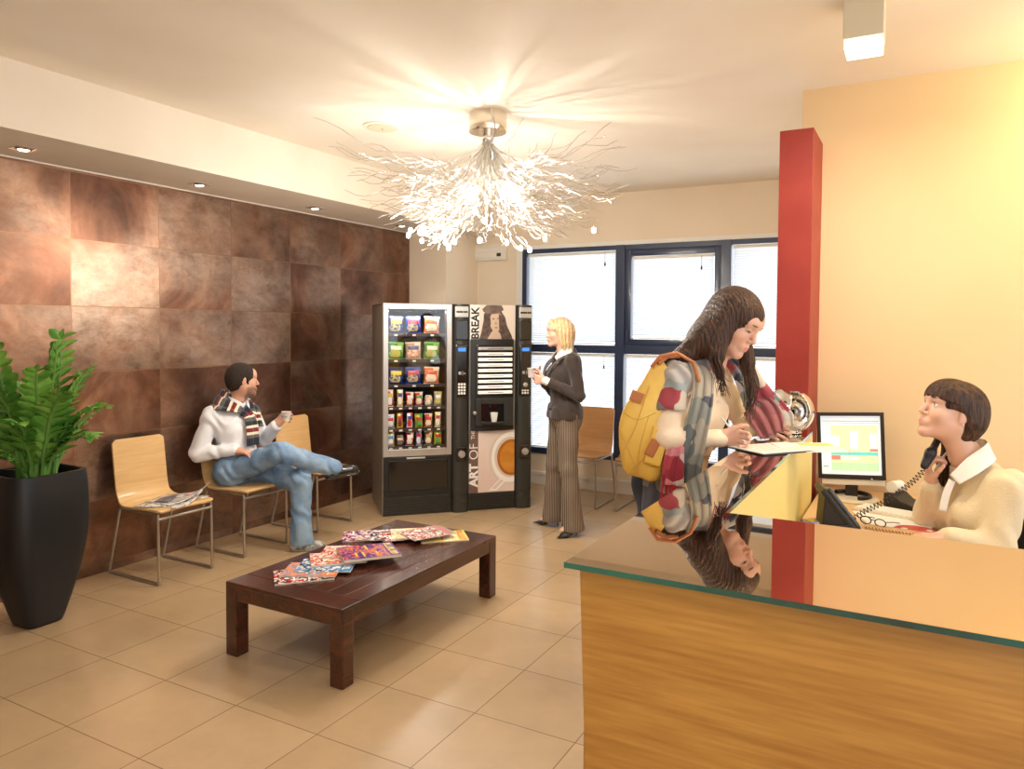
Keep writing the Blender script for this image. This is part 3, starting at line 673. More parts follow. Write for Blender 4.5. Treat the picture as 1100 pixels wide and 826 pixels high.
# ---------------------------------------------------------------- chandelier
ch = empty('chandelier', (-2.33, 3.93, H), 0, 'chrome branch chandelier with a burst of thin curly wires and star-like bulbs', 'chandelier')
m_pol = mat('polished_canopy', sr(232, 222, 206), .12, .85)
m_wire = mat('silver_wire', (.80, .78, .74), .22, 1)
MB().lathe([(.0, 0), (.113, 0), (.115, -.004), (.115, -.112), (.112, -.118), (0, -.118)], 48).build('canopy', m_pol, ch)
MB().lathe([(.03, -.118), (.03, -.150), (.034, -.150), (.034, -.165), (.028, -.172), (0, -.172)], 24).build('socket', m_chrome, ch)
m_bulb = mat('lit_bulb', (1, .90, .74), .3, emit=80)
rr = random.Random(11)
def wire(i, bulb=False, far=False):
    a = rr.uniform(0, 2*PI); R = rr.uniform(.35, .95) if not bulb else rr.uniform(.15, .72)
    if far: R = rr.uniform(.75, 1.06)
    z1 = rr.uniform(-.62, -.28) if not bulb else -.70-.10*rr.random()+.22*max(0, R-.3)
    if far: z1 = rr.uniform(-.48, -.06)
    if not bulb and not far: z1 = -.89+.50*(R/.9)**1.2+rr.uniform(-.10, .12)
    pts = []; n = 18; w1, w2, p1, p2 = rr.uniform(8, 16), rr.uniform(8, 16), rr.uniform(0, 6), rr.uniform(0, 6); am = rr.uniform(.008, .022)
    d = Vector((math.cos(a), math.sin(a), 0)); s = Vector((-math.sin(a), math.cos(a), 0)); zs = -.16
    for k in range(n+1):
        t = k/n; r = .018+(R-.018)*t**1.35; drop = -.20*math.sin(min(1, t*1.2)*PI/2); z = zs+(z1-zs)*t**.8+(-.10*math.sin(t*PI) if not far else -.16*math.sin(t*PI))
        e = min(1, t*1.6)
        pts.append(d*r+s*am*math.sin(w1*t*1.8+p1)*e+Vector((0, 0, min(-.03, z+am*1.3*math.sin(w2*t*1.8+p2)*e))))
    b = MB(); b.tube([tuple(p) for p in pts], .0021 if not bulb else .0026, 5)
    # side twigs
    for q in range(2 if not bulb else 1):
        k = rr.randint(7, 15); v = Vector((rr.uniform(-1, 1), rr.uniform(-1, 1), rr.uniform(-1, .6))).normalized()*.5+d*.8
        tw = [pts[k]+v*(.045*j)+Vector((rr.uniform(-.01, .01), rr.uniform(-.01, .01), rr.uniform(-.012, .012))) for j in range(5)]
        tw[0] = pts[k]; b.tube([(p.x, p.y, min(p.z, -.02)) for p in tw], .0016, 4)
    return b, pts[-1]
for i in range(66): wire(i)[0].build('branch', m_wire, ch)
for i in range(14): wire(i, far=True)[0].build('branch', m_wire, ch)
ends = []
for i in range(18):
    b, e = wire(i, bulb=True); br = b.build('branch', m_wire, ch); ends.append(e)
    MB().lathe([(.004, .016), (.0065, .012), (.0065, 0), (.003, -.002)], 10).build('lamp_holder', m_chrome, br, loc=e)
    MB().ball((0, 0, -.012), (.0125, .0125, .016), 8).build('bulb', m_bulb, br, loc=e)
extra = MB()
for i in range(150):
    b, e = wire(i); base = len(extra.v); extra.v += b.v; extra.f += [tuple(base+x for x in f_) for f_ in b.f]; extra.m += b.m; extra.sm += b.sm
tag(extra.build('twig_cluster', m_wire, ch), kind='stuff')
for e in ends[::3]: point('bulb_light', (e.x, e.y, e.z-.05), 9, (1, .92, .80), .05, ch)
point('bulb_light', (0, 0, -.52), 40, (1, .93, .82), .02, ch)
# ---------------------------------------------------------------- vending machines (local: x along the front, y into the machine, z up)
VO = (-3.94, 4.94, 0); VR = math.atan2(.722, .692)
VMX = Matrix.Translation(VO) @ Matrix.Rotation(VR, 4, 'Z')
m_sil = mat('silver_frame', (.58, .57, .55), .32, .7); m_dark = mat('dark_metallic_grey', sr(66, 66, 62), .38, .55); m_dark2 = mat('charcoal_panel', sr(34, 35, 34), .42, .2)
m_side = mat('grey_side_panel', sr(150, 146, 138), .45, .35); m_gloss = mat('gloss_black', (.006, .006, .007), .12, coat=.6)
m_inside = mat('brown_interior', sr(44, 32, 32), .6); m_tray = mat('tray_metal', sr(60, 50, 50), .4, .4)
m_blue = mat('blue_display', sr(50, 110, 210), .4, emit=1.2); m_lblw = mat('price_label', sr(235, 232, 226), .5)
HM = 1.80
sm = empty('snack_vending_machine', VO, VR, 'grey and black snack vending machine with glass front beside the tiled wall', 'vending machine')
b = MB(); b.box(0, .012, .0, .70, 0, HM); b.box(.598, .61, .02, .70, 0, HM); b.box(.012, .598, .69, .70, 0, HM); b.box(0, .61, .0, .70, HM-.02, HM+.0, bev=.003); b.box(.012, .598, .03, .69, .02, .56)
b.build('cabinet', m_side, sm)
b = MB(); z0, z1 = .505, 1.795; x0, x1 = .004, .590
pr_ = [(x0, x0+.042, z0, z1), (x1-.042, x1, z0, z1), (x0+.042, x1-.042, z1-.042, z1), (x0+.042, x1-.042, z0, z0+.060)]
for a in pr_: b.box(a[0], a[1], -.018, .012, a[2], a[3], bev=.004)
b.build('door_frame', m_sil, sm)
MB().box(x0+.045, x1-.045, -.004, .0, z0+.06, z1-.042).build('glass', m_glass, sm)
b = MB(); b.box(x0+.04, x1-.04, .60, .605, z0, z1); b.box(x0+.030, x0+.040, .012, .6, z0, z1); b.box(x1-.05, x1-.04, .012, .6, z0, z1); b.box(x0+.04, x1-.05, .012, .60, z1-.045, z1-.035); b.box(x0+.04, x1-.04, .012, .6, .558, .566)
b.build('interior', m_inside, sm)
b = MB()
for z in np.linspace(.64, 1.7, 9): b.ball((.548, .02, z), .007, 6)
b.build('inner_lock_strip', m_sil, sm)
il = area('cabinet_light', (.3, .03, 1.735), (math.radians(-35), 0, 0), .5, 3.2, (1, .97, .93), .02, sm)
shelf_z = [1.545, 1.325, 1.112, .922, .735, .583]
for z in shelf_z:
    s = MB().box(x0+.042, .542, .03, .56, z-.012, z-.006, bev=.001).box(x0+.042, .542, .022, .03, z-.024, z+.004, bev=.001).build('shelf', m_tray, sm)
    n = 3 if z > 1.0 else 6
    for k in range(n):
        cx = (.115+.155*k) if n == 3 else (.075+.0815*k); R = .055 if n == 3 else .030
        c_ = MB(); c_.tube([(cx+R*math.cos(q*.5), .035+q*.012, z+R+.002+R*math.sin(q*.5)) for q in range(40)], .0016, 5); c_.build('coil', m_chrome, s)
        MB().box(cx-.014, cx+.014, .018, .022, z-.020, z-.006).build('price_tag', m_lblw, s)
# lower flap and plinth
MB().box(.006, .590, -.014, .028, .17, .502, bev=.006).build('lower_panel', m_dark2, sm)
MB().box(.05, .555, -.024, -.012, .215, .475, bev=.008).build('delivery_flap', m_gloss, sm)
MB().box(.20, .36, -.030, -.012, .482, .496, bev=.004).build('flap_handle', m_sil, sm)
b = MB()
b.box(.004, .590, -.002, .03, 0, .168)
for k in range(8): b.box(.012, .584, -.012, .0, .020+k*.018, .028+k*.018, bev=.002)
b.build('louvred_plinth', m_dark, sm)
def column(x0, parent, lockname, keypad):
    x1 = x0+.150; cx = (x0+x1)/2
    arc = [(x0, .05)]+[(cx-.075*math.cos(t), .0-.045*math.sin(t)) for t in np.linspace(0, PI, 13)]+[(x1, .05)]
    sc = lambda k: [(cx+(x-cx)*k, y*(1 if y > 0 else k)) for x, y in arc]
    MB().prism(arc, .0, .095, 'z').prism(sc(.97), .097, .150, 'z').prism(arc, .152, .72, 'z').prism(sc(.975), .72, HM, 'z').build('control_column', m_dark, parent, angle=35)
    MB().box(x0+.01, x1-.01, .05, .68, 0, HM).build('column_body', m_side, parent)
    b = MB(); b.box(x0+.018, x1-.018, -.058, -.03, 1.49, 1.665, bev=.01); b.build('banknote_panel', m_gloss, parent)
    b = MB(); b.box(x0+.016, x1-.016, -.058, -.03, 1.685, 1.78, bev=.008); b.build('badge', mat('silver_badge', sr(190, 190, 186), .3, .4), parent)
    b = MB(); b.box(x0+.025, x0+.085, -.0605, -.058, 1.725, 1.74, bev=.001).box(x0+.088, x1-.025, -.0605, -.058, 1.725, 1.74, bev=.001).build('badge_lettering', m_dark2, parent)
    p = MB().box(x0+.022, x1-.022, -.060, -.03, 1.0, 1.455, bev=.012).build('control_panel', m_gloss, parent)
    MB().box(x0+.042, x1-.042, -.0635, -.058, 1.395, 1.425, bev=.001).build('display', m_blue, p)
    b = MB(); b.box(cx+.005, cx+.009, -.0635, -.059, 1.19, 1.225); b.box(cx+.016, cx+.030, -.0635, -.059, 1.20, 1.212); b.box(cx-.03, cx-.005, -.0635, -.059, 1.195, 1.22, bev=.002); b.build('coin_slot', m_sil, p)
    if keypad:
        for r in range(4):
            for c in range(3): MB().box(cx-.034+c*.024, cx-.016+c*.024, -.066, -.058, 1.025+r*.026, 1.044+r*.026, bev=.002).build('key', m_lblw, p)
    else:
        MB().lathe([(.020, 0), (.020, .007), (.015, .010), (0, .010)], 20, M=Matrix.Translation((cx, -.058, 1.10)) @ Matrix.Rotation(PI/2, 4, 'X')).build('selector', m_sil, p)
        for c in range(3):
            for r in range(2): MB().box(cx-.034+c*.024, cx-.018+c*.024, -.066, -.058, 1.02+r*.022, 1.034+r*.022, bev=.002).build('key', m_lblw, p)
    b = MB().box(x0+.028, x1-.028, -.060, -.03, .445, .575, bev=.012).build('lock_recess', m_gloss, parent)
    MB().lathe([(.032, 0), (.032, .012), (.027, .020), (0, .022)], 28, M=Matrix.Translation((cx, -.056, .51)) @ Matrix.Rotation(PI/2, 4, 'X')).build('lock_knob', m_sil, b)
column(.593, sm, 'lock', True)
cm = empty('coffee_vending_machine', VO, VR, 'dark hot drinks machine with coffee cup poster, right of the snack machine', 'vending machine')
b = MB(); b.box(.75, 1.168, .01, .70, 0, HM); b.box(1.31, 1.318, .05, .70, 0, HM); b.build('cabinet', m_side, cm)
b = MB(); b.box(.746, 1.166, -.002, .03, 0, .146)
for k in range(7): b.box(.752, 1.16, -.012, .0, .018+k*.018, .026+k*.018, bev=.002)
b.build('louvred_plinth', m_dark, cm)
column(1.168, cm, 'lock', False)
# posters (flat prints)
def flat(mb, poly, y, mi=0): mb.prism(poly, y-.0006, y, 'y', mi)
def ellp(cx, cz, rx, rz, n=40, a0=0, a1=2*PI): return [(cx+rx*math.cos(a0+(a1-a0)*i/n), cz+rz*math.sin(a0+(a1-a0)*i/n)) for i in range(n)]
def clip(poly, xmax=1.158, zmax=1.797, zmin=0, xmin=0):
    return [(max(xmin, min(x, xmax)), max(zmin, min(z, zmax))) for x, z in poly]
pbm = [mat('poster_blush', sr(232, 216, 206), .25, col2=sr(222, 200, 190), nscale=2), mat('poster_brown_strip', sr(112, 90, 80), .3), mat('cup_cream', sr(244, 238, 230), .3), mat('coffee_brown', sr(168, 98, 26), .3), mat('coffee_foam', sr(206, 142, 58), .3, col2=sr(186, 116, 38), nscale=9), mat('cup_shadow_print', sr(214, 198, 188), .3)]
p = MB(); flat(p, [(.752, .155), (1.163, .155), (1.163, .70), (.752, .70)], -.004, 0); flat(p, [(.752, .155), (.83, .155), (.83, .70), (.752, .70)], -.005, 1)
flat(p, clip(ellp(1.115, .45, .185, .235, 60), 1.162), -.005, 5); flat(p, clip(ellp(1.125, .455, .175, .222, 60), 1.162), -.0058, 2)
flat(p, clip([(.93, .17), (1.03, .27), (1.09, .25), (1.00, .165)], 1.162), -.0052, 2); flat(p, clip([(.955, .185), (1.035, .262), (1.065, .25), (.99, .178)], 1.162), -.0056, 5); flat(p, clip(ellp(1.125, .458, .145, .180, 60), 1.162), -.0066, 5)
flat(p, clip(ellp(1.135, .455, .132, .160, 60), 1.162), -.0074, 3); flat(p, clip(ellp(1.138, .455, .112, .135, 60), 1.162), -.0082, 4)
p.build('coffee_poster', pbm, cm)
ROT = (PI/2, -PI/2, 0)   # upright on the front face, reading upwards
def vtext(name, s, size, m, x, z, bold=0, sx=1): return text_obj(name, s, size, m, cm, (x, -.0065, z), (PI/2, -PI/2, 0), .0004, bold, sx)
m_ltw = mat('white_lettering', sr(244, 240, 236), .4); m_ltb = mat('black_lettering', sr(24, 20, 20), .4)
vtext('lettering', 'ART', .105, m_ltw, .824, .21, .0045, 1.02); vtext('lettering', 'OF', .112, m_ltw, .826, .445, -.001, 1.0); vtext('lettering', 'THE', .05, m_ltw, .80, .625, 0, .9)
pbt = [mat('sepia_pale', sr(216, 204, 192), .35), mat('sepia_skin', sr(196, 170, 150), .35), mat('sepia_hair', sr(62, 48, 42), .35, col2=sr(104, 84, 74), nscale=30), mat('sepia_hat', sr(122, 104, 92), .35, col2=sr(84, 68, 60), nscale=16), mat('sepia_mid', sr(150, 120, 104), .35), m_lblw]
p = MB(); flat(p, [(.752, 1.49), (1.163, 1.49), (1.163, 1.797), (.752, 1.797)], -.004, 0); flat(p, [(.752, 1.49), (.835, 1.49), (.835, 1.797), (.752, 1.797)], -.0045, 5)
flat(p, clip([(.83, 1.49), (.87, 1.60), (.875, 1.72), (.93, 1.765), (1.02, 1.76), (1.07, 1.69), (1.085, 1.62), (1.13, 1.53), (1.14, 1.49)]), -.005, 2)
flat(p, clip([(.90, 1.49), (.955, 1.575), (1.00, 1.575), (1.05, 1.52), (1.06, 1.49)]), -.0056, 1)
flat(p, clip(ellp(.985, 1.655, .056, .092, 36)), -.0062, 1)
flat(p, clip([(.872, 1.735), (.93, 1.715), (1.0, 1.722), (1.055, 1.755), (1.035, 1.795), (.90, 1.795), (.86, 1.76)]), -.007, 3)
flat(p, ellp(.962, 1.676, .012, .0045), -.0070, 2); flat(p, ellp(1.003, 1.680, .012, .0045), -.0070, 2); flat(p, ellp(.986, 1.600, .015, .007), -.0070, 4); flat(p, ellp(.984, 1.637, .006, .012), -.0066, 4)
flat(p, [(1.01, 1.73), (1.035, 1.70), (1.05, 1.60), (1.075, 1.50), (1.04, 1.49), (1.015, 1.58)], -.0070, 2)
flat(p, [(.928, 1.73), (.938, 1.64), (.925, 1.56), (.90, 1.49), (.84, 1.49), (.86, 1.60), (.88, 1.70)], -.0070, 2)
p.build('portrait_poster', pbt, cm)
vtext('lettering', 'BREAK', .094, m_ltb, .829, 1.498, .003, .98)
# raised dispensing unit
b = MB(); arc = [(.758, .0)]+[(.757+.195*(1-math.cos(t)) if False else .757+.39*i/12, -.012-.030*math.sin(PI*i/12)) for i, t in enumerate(np.linspace(0, PI, 13))]+[(1.147, .0)]
b.prism(arc, .70, 1.50, 'z'); b.build('dispenser_housing', m_dark2, cm, angle=35)
MB().box(.80, 1.135, -.052, -.03, 1.01, 1.45, bev=.01).build('selection_panel', m_gloss, cm)
m_btn = mat('backlit_button', sr(240, 234, 226), .4, emit=.35)
for k in range(9):
    z = 1.418-k*.0475
    bt = MB().box(.812, 1.122, -.062, -.050, z-.014, z+.014, bev=.006).build('selection_button', m_btn if k else m_sil, cm)
    for xx in (.826, 1.108): MB().ball((xx, -.062, z), (.006, .003, .006), 6).build('button_light', m_sil, bt)
    MB().box(.90, 1.04, -.0628, -.0618, z-.003, z+.003).build('button_lettering', mat('grey_print', sr(130, 120, 116), .5), bt)
b = MB(); b.box(.795, .845, -.058, -.03, .745, .985, bev=.008); b.box(1.05, 1.135, -.058, -.03, .745, .985, bev=.008); b.box(.845, 1.05, -.058, -.03, .935, .985, bev=.008); b.box(.845, 1.05, -.058, -.03, .745, .785, bev=.006); b.build('cup_bay_frame', m_dark, cm)
MB().box(.845, 1.05, -.044, -.040, .785, .935).build('cup_bay', m_gloss, cm)
MB().lathe([(.012, 0), (.016, .004), (.016, .02), (.012, .024)], 20, M=Matrix.Translation((.785, -.04, .86)) @ Matrix.Rotation(PI/2, 4, 'X')).build('door_lock', m_sil, cm)
MB().box(.92, .975, -.060, -.044, .905, .935, bev=.004).build('spout', m_gloss, cm)
cu = MB().lathe([(.0, .002), (.023, 0), (.034, .075), (.036, .076), (.034, .078), (.032, .076), (.021, .006), (0, .006)], 28).build('paper_cup', m_white, loc=VMX @ Vector((.95, -.085, .786)), rot=(0, 0, VR))
tag(cu, 'white cup standing in the dispensing bay of the drinks machine', 'cup')
MB().box(.85, 1.045, -.125, -.05, .772, .785, bev=.004).build('cup_tray', m_dark, cm)

# ---------------------------------------------------------------- snacks behind the glass
def pack_mats(a, b_, c, d):
    return [mat('pack_foil', a, .25, .15), mat('pack_blotch', b_, .3), mat('pack_title', c, .3), mat('pack_picture', d, .3, col2=b_, nscale=45)]
def pack(label, x, z, w, h, mats, kind='bag', group='', tilt=0):
    n, k = 14, 14; vs = []; fs = []; D_ = .030 if kind == 'bag' else .016
    if kind == 'bar': D_ = .012
    for sgn in (-1, 1):
        for i in range(n+1):
            for j in range(k+1):
                u, v = i/n*2-1, j/k*2-1
                bulge = (max(0, 1-abs(u)**3))**.6*(max(0, 1-(abs(v)/.88)**3))**.6 if abs(v) < .88 else 0
                ww = w/2*(1-.07*(1-v*v)*1.0); y = sgn*(D_*bulge+.0006); y += .0012*math.sin(u*25) if abs(v) > .9 else .0015*math.sin(u*13+v*9)*bulge
                if kind == 'round': ww = w/2*math.sqrt(max(.12, 1-(abs(v))**2.6*.6))
                vs.append((u*ww, y, h/2+v*h/2))
    W2 = k+1; o = (n+1)*W2
    for s_ in range(2):
        for i in range(n):
            for j in range(k):
                q = (s_*o+i*W2+j, s_*o+(i+1)*W2+j, s_*o+(i+1)*W2+j+1, s_*o+i*W2+j+1); fs.append(q if s_ == 0 else q[::-1])
    for i in range(n): fs.append((i*W2, o+i*W2, o+(i+1)*W2, (i+1)*W2)); fs.append(((i+1)*W2+k, o+(i+1)*W2+k, o+i*W2+k, i*W2+k))
    for j in range(k): fs.append((j+1, o+j+1, o+j, j)); a = n*W2; fs.append((a+j, o+a+j, o+a+j+1, a+j+1))
    r_ = random.Random(label); mi = []
    for f_ in fs:
        c = sum((Vector(vs[t]) for t in f_), Vector())/4; u, v = c.x/(w/2), (c.z/h)*2-1; q = 0
        if c.y < 0:
            if .18 < v < .58 and abs(u) < .72: q = 2
            elif v < .12 and v > -.75 and (u+.1)**2+((v+.3)/.9)**2 < .42: q = 3
            elif v > .80 or v < -.85: q = 1
            elif (u*1.3+v) > .9: q = 1
        mi.append(q)
    b = MB(); b.add(vs, fs, 0, True); b.m = mi
    o_ = b.build('snack_pack', mats, None, VMX @ Vector((x, .062, z)), (0, tilt, VR)); tag(o_, label, 'snack', group)
    return o_
DB, OR, GR, BR, YL, RD, CR, GY, WT = sr(36, 56, 140), sr(220, 120, 70), sr(70, 150, 60), sr(120, 90, 70), sr(230, 205, 60), sr(200, 40, 50), sr(240, 224, 200), sr(150, 150, 155), sr(238, 238, 240)
P1 = pack_mats(sr(30, 60, 130), sr(20, 26, 70), YL, sr(230, 220, 170)); P2 = pack_mats(DB, sr(50, 80, 170), RD, YL); P3 = pack_mats(sr(236, 130, 80), CR, sr(210, 90, 50), CR)
P4 = pack_mats(GR, sr(120, 190, 90), CR, sr(220, 160, 100)); P5 = pack_mats(sr(196, 160, 130), CR, sr(40, 50, 120), sr(210, 110, 80)); 
rowsA = [(0, [('dark blue and yellow crisp packet', P1), ('blue crisp packet with a red title', P2), ('orange and cream crisp packet', P3)], 'on the top shelf'),
         (1, [('green nut packet at the left', P4), ('tan nut packet with a navy title', P5), ('green nut packet at the right', P4)], 'on the second shelf'),
         (2, [('dark blue and yellow crisp packet', P1), ('blue crisp packet with a red title', P2), ('orange and cream crisp packet', P3)], 'on the third shelf')]
for r_, items, wh in rowsA:
    for k, (nm_, mt) in enumerate(items): pack(nm_+' '+wh+' of the snack machine', .115+.155*k, shelf_z[r_]-.003, .135, .150, mt, 'bag', 'snack packs behind the machine glass', (.05, -.03, .04)[k])
specs = [(3, [('red and white bar', RD, WT, YL, 'bar'), ('tall yellow packet', YL, WT, sr(90, 60, 150), 'bar'), ('red sweet bag with pale round print', RD, CR, WT, 'bag'), ('red packet with green leaf print', RD, CR, sr(80, 150, 70), 'bag'), ('clear round biscuit pack', sr(170, 165, 160), CR, sr(230, 190, 140), 'round'), ('pale grey and yellow packet', sr(176, 184, 186), sr(220, 210, 120), WT, 'bag')], 'on the fourth shelf'),
         (4, [('pale blue packet', sr(150, 200, 215), WT, RD, 'bag'), ('yellow and maroon bar', YL, sr(130, 40, 50), RD, 'bar'), ('white packet with red and blue print', WT, RD, sr(60, 80, 160), 'bar'), ('yellow bag with red title', YL, sr(90, 160, 80), RD, 'bag'), ('orange-red packet', sr(216, 90, 60), CR, RD, 'bag'), ('tall pale yellow packet', sr(236, 220, 90), WT, sr(200, 60, 80), 'bar')], 'on the fifth shelf'),
         (5, [('yellow and white packet', YL, WT, sr(80, 150, 200), 'bag'), ('clear pack with a round biscuit', sr(60, 50, 60), sr(120, 110, 110), sr(232, 190, 140), 'round'), ('crimson bag', sr(176, 34, 52), CR, WT, 'bag'), ('small white and violet packet', sr(120, 110, 170), WT, RD, 'bar'), ('brown transparent bag', sr(110, 84, 50), CR, sr(190, 160, 90), 'bag'), ('yellow-green bag with red title', sr(220, 200, 60), sr(110, 170, 80), RD, 'bag')], 'on the bottom shelf')]
hs = {'bar': (.052, .150), 'bag': (.070, .125), 'round': (.070, .095)}
for r_, items, wh in specs:
    for k, (nm_, a, b_, c, kd) in enumerate(items):
        w_, h_ = hs[kd]; h_ = min(h_, .135 if r_ > 3 else .155)
        pack(nm_+' '+wh+' of the snack machine', .075+.0815*k, shelf_z[r_]-.003, w_, h_, pack_mats(a, b_, c, b_), kd, 'snack packs behind the machine glass', .02*((k*7) % 3-1))
# ---------------------------------------------------------------- reception counter
m_oak = wood('golden_oak_veneer', sr(186, 136, 62), sr(152, 102, 38), 1.2, 'X', .38, .25, 7)
m_mir = mat('bronze_mirror_glass', (.60, .49, .37), .015, 1.0); m_gedge = mat('green_glass_edge', sr(20, 92, 74), .1, col2=sr(10, 30, 30), nscale=3, coat=.5)
m_yel = mat('pale_yellow_panel', sr(232, 212, 132), .5); m_tan = mat('tan_laminate', sr(206, 160, 110), .45)
rc = empty('reception_counter', (0, 0, 0), 0, 'L-shaped oak reception counter with a mirror-like bronze glass top', 'counter')
CZ = 1.1; xo, xi, yo, yi, ye, xr = -.657, -.454, 1.437, 2.05, 3.965, 1.15
L_ = [(xo, yo), (xr, yo), (xr, yi), (xi, yi), (xi, ye), (xo, ye)]
gt = MB(); gt.prism(L_, CZ-.012, CZ, 'z', 1)
gt.m = [0 if abs(sum(gt.v[i][2] for i in f)/len(f)-CZ) < 1e-5 else 1 for f in gt.f]
gt.build('glass_top', [m_mir, m_gedge], rc)
MB().prism([(-.590, 0), (xr-.03, 0), (xr-.03, CZ-.013), (-.632, CZ-.013)], yo+.028, yo+.058, 'y').build('front_panel', m_oak, rc)
MB().box(-.632, -.600, yo+.060, ye-.002, 0, CZ-.013).build('side_panel', m_oak, rc)
MB().box(xi-.022, xi-.004, yi-.02, ye-.002, 0, CZ-.013).build('inner_side_panel', m_yel, rc)
MB().box(xi-.004, xr-.03, yi-.024, yi-.006, 0, CZ-.013).build('inner_front_panel', m_tan, rc)
# work surface
m_desk = mat('beige_desktop', sr(222, 186, 140), .4, col2=sr(214, 176, 128), nscale=3)
ds = empty('desk', (0, 0, 0), 0, 'low beige work desk behind the counter carrying the computer monitor', 'desk')
MB().prism([(-.448, 2.9), (.0, 2.9), (.0, 3.78), (.12, 4.03), (.62, 4.06), (.62, PY-.004), (-.448, PY-.004)], .722, .75, 'z', bev=.003).build('desktop', m_desk, ds)
MB().box(-.44, -.06, 2.95, 2.97, 0, .722).build('leg', m_desk, ds); MB().box(.58, .60, 4.08, 4.33, 0, .722).build('leg', m_desk, ds); MB().box(-.44, -.42, 3.95, 4.33, 0, .722).build('leg', m_desk, ds)
# bent-ribbon chrome vase
m_vase = mat('polished_silver', (.80, .79, .77), .10, 1)
def shell(name, parent, prof_fn, a0, a1, R, m, zc):
    n, k = 40, 24; vs = []; fs = []
    for i in range(n+1):
        a = a0+(a1-a0)*i/n
        for j in range(k+1):
            t = j/k; r, z, da = prof_fn(t, i/n); vs.append((r*math.cos(a+da), r*math.sin(a+da), z))
    for i in range(n):
        for j in range(k): q = i*(k+1)+j; fs.append((q, q+k+1, q+k+2, q+1))
    o = MB().add(vs, fs, 0, True).build(name, m, parent); s = o.modifiers.new('t', 'SOLIDIFY'); s.thickness = .006; s.offset = -1; return o
vz = empty('metal_bowl', (-.545, 3.80, CZ), 0, 'shiny silver split-sphere metal bowl at the far end of the counter', 'ornament')
def pf(t, s):
    ph = -PI/2*.86+t*PI*.86*(.80+.16*math.sin(s*PI)); return (.118*math.cos(ph), .105+.112*math.sin(ph)*(1 if ph < 0 else 1.05), .25*t*t)
shell('left_shell', vz, pf, math.radians(128), math.radians(272), .12, m_vase, 0)
def pf2(t, s):
    ph = -PI/2*.86+t*PI*.86*.93; return (.100*math.cos(ph)+.012, .105+.104*math.sin(ph), -.2*t)
shell('right_shell', vz, pf2, math.radians(-22), math.radians(108), .12, m_vase, 0)
MB().lathe([(.05, 0), (.058, .004), (.05, .016), (0, .018)], 32).build('base', m_vase, vz)
# clipboard with papers, pen
cb = empty('clipboard', (-.52, 3.25, CZ+.001), math.radians(-38), 'black clipboard with white form sheets overhanging the counter glass', 'clipboard')
MB().box(-.12, .12, -.17, .17, 0, .004, bev=.001).build('board', m_black, cb)
MB().box(-.105, .105, -.16, .155, .004, .0065).build('form', m_white, cb)
b = MB()
for k in range(7): b.box(-.09, .06+.02*(k % 2), -.13+k*.035, -.128+k*.035, .0065, .0068)
b.build('form_lines', mat('form_print', sr(150, 150, 160), .6), cb)
ps = MB().box(-.10, .10, -.13, .13, 0, .002).build('paper_sheet', m_white, None, (-.395, 3.33, CZ+.006), (0, .04, math.radians(-60))); tag(ps, 'loose white sheet lying beside the clipboard, sticking out past the glass edge', 'paper')
env = MB().box(-.03, .03, -.07, .07, 0, .002).build('envelope', mat('yellow_paper', sr(240, 214, 120), .6), None, (-.385, 3.40, CZ+.0085), (0, .04, math.radians(-62))); tag(env, 'small yellow slip on the loose white sheet', 'paper')
# monitor
mo = empty('computer_monitor', (-.285, 4.10, .75), math.radians(4), 'black framed flat monitor showing a coloured calendar on the desk', 'monitor')
m_bez = mat('dark_bezel', sr(34, 28, 22), .35); tl = Matrix.Translation((0, 0, .10)) @ Matrix.Rotation(math.radians(-3), 4, 'Y') @ Matrix.Rotation(math.radians(-4), 4, 'X')
Wm, Hm = .31, .335; y_ = 0
b = MB(); b.box(-Wm/2, -Wm/2+.018, -.018, .012, 0, Hm, bev=.002, M=tl).box(Wm/2-.018, Wm/2, -.018, .012, 0, Hm, bev=.002, M=tl).box(-Wm/2+.018, Wm/2-.018, -.018, .012, Hm-.018, Hm, bev=.002, M=tl).box(-Wm/2+.018, Wm/2-.018, -.018, .012, 0, .022, bev=.002, M=tl).box(-Wm/2+.02, Wm/2-.02, -.004, .045, .02, Hm-.02, bev=.006, M=tl)
b.build('bezel', m_bez, mo)
def scr(n, c, e=.5): return mat(n, c, .3, emit=e)
SM = [scr('screen_white', sr(226, 234, 236)), scr('screen_grey', sr(150, 156, 160)), scr('screen_yellow', sr(216, 222, 178)), scr('screen_cyan', sr(110, 206, 204)), scr('screen_red', sr(224, 130, 118)), scr('screen_green', sr(186, 226, 178)), scr('screen_blue', sr(204, 220, 240))]
b = MB(); sx0, sx1, sz0, sz1 = -Wm/2+.018, Wm/2-.018, .022, Hm-.018; q = lambda x0, x1, z0, z1, mi, l=1: b.box(sx0+(sx1-sx0)*x0, sx0+(sx1-sx0)*x1, -.0045-.0004*l, -.0045-.0004*(l-1), sz0+(sz1-sz0)*z0, sz0+(sz1-sz0)*z1, mi, M=tl)
q(0, 1, 0, 1, 0, 1); q(.02, .98, .955, .985, 6, 2); q(.02, .98, .905, .92, 1, 2); q(.02, .98, .875, .885, 1, 2); q(.17, .95, .06, .84, 2, 2); q(.17, .95, .06, .20, 5, 3)
for k in range(6): q(.17+k*.156-.002, .17+k*.156+.002, .06, .84, 1, 4) if k < 6 else None
q(.17, .95, .33, .385, 3, 4); q(.17, .32, .25, .32, 4, 4); q(.82, .95, .40, .44, 4, 4); q(.33, .64, .25, .30, 0, 4); q(.49, .63, .44, .74, 0, 4); q(.17, .31, .45, .66, 0, 4); q(.82, .94, .45, .70, 0, 4); q(.03, .12, .12, .14, 1, 2); q(.03, .13, .2, .8, 6, 2)
b.build('screen', SM, mo)
MB().box(-.14, .15, -.012, .02, -.03, -.001, bev=.004, M=tl).build('speaker_bar', mat('pale_plastic', sr(222, 212, 194), .4), mo)
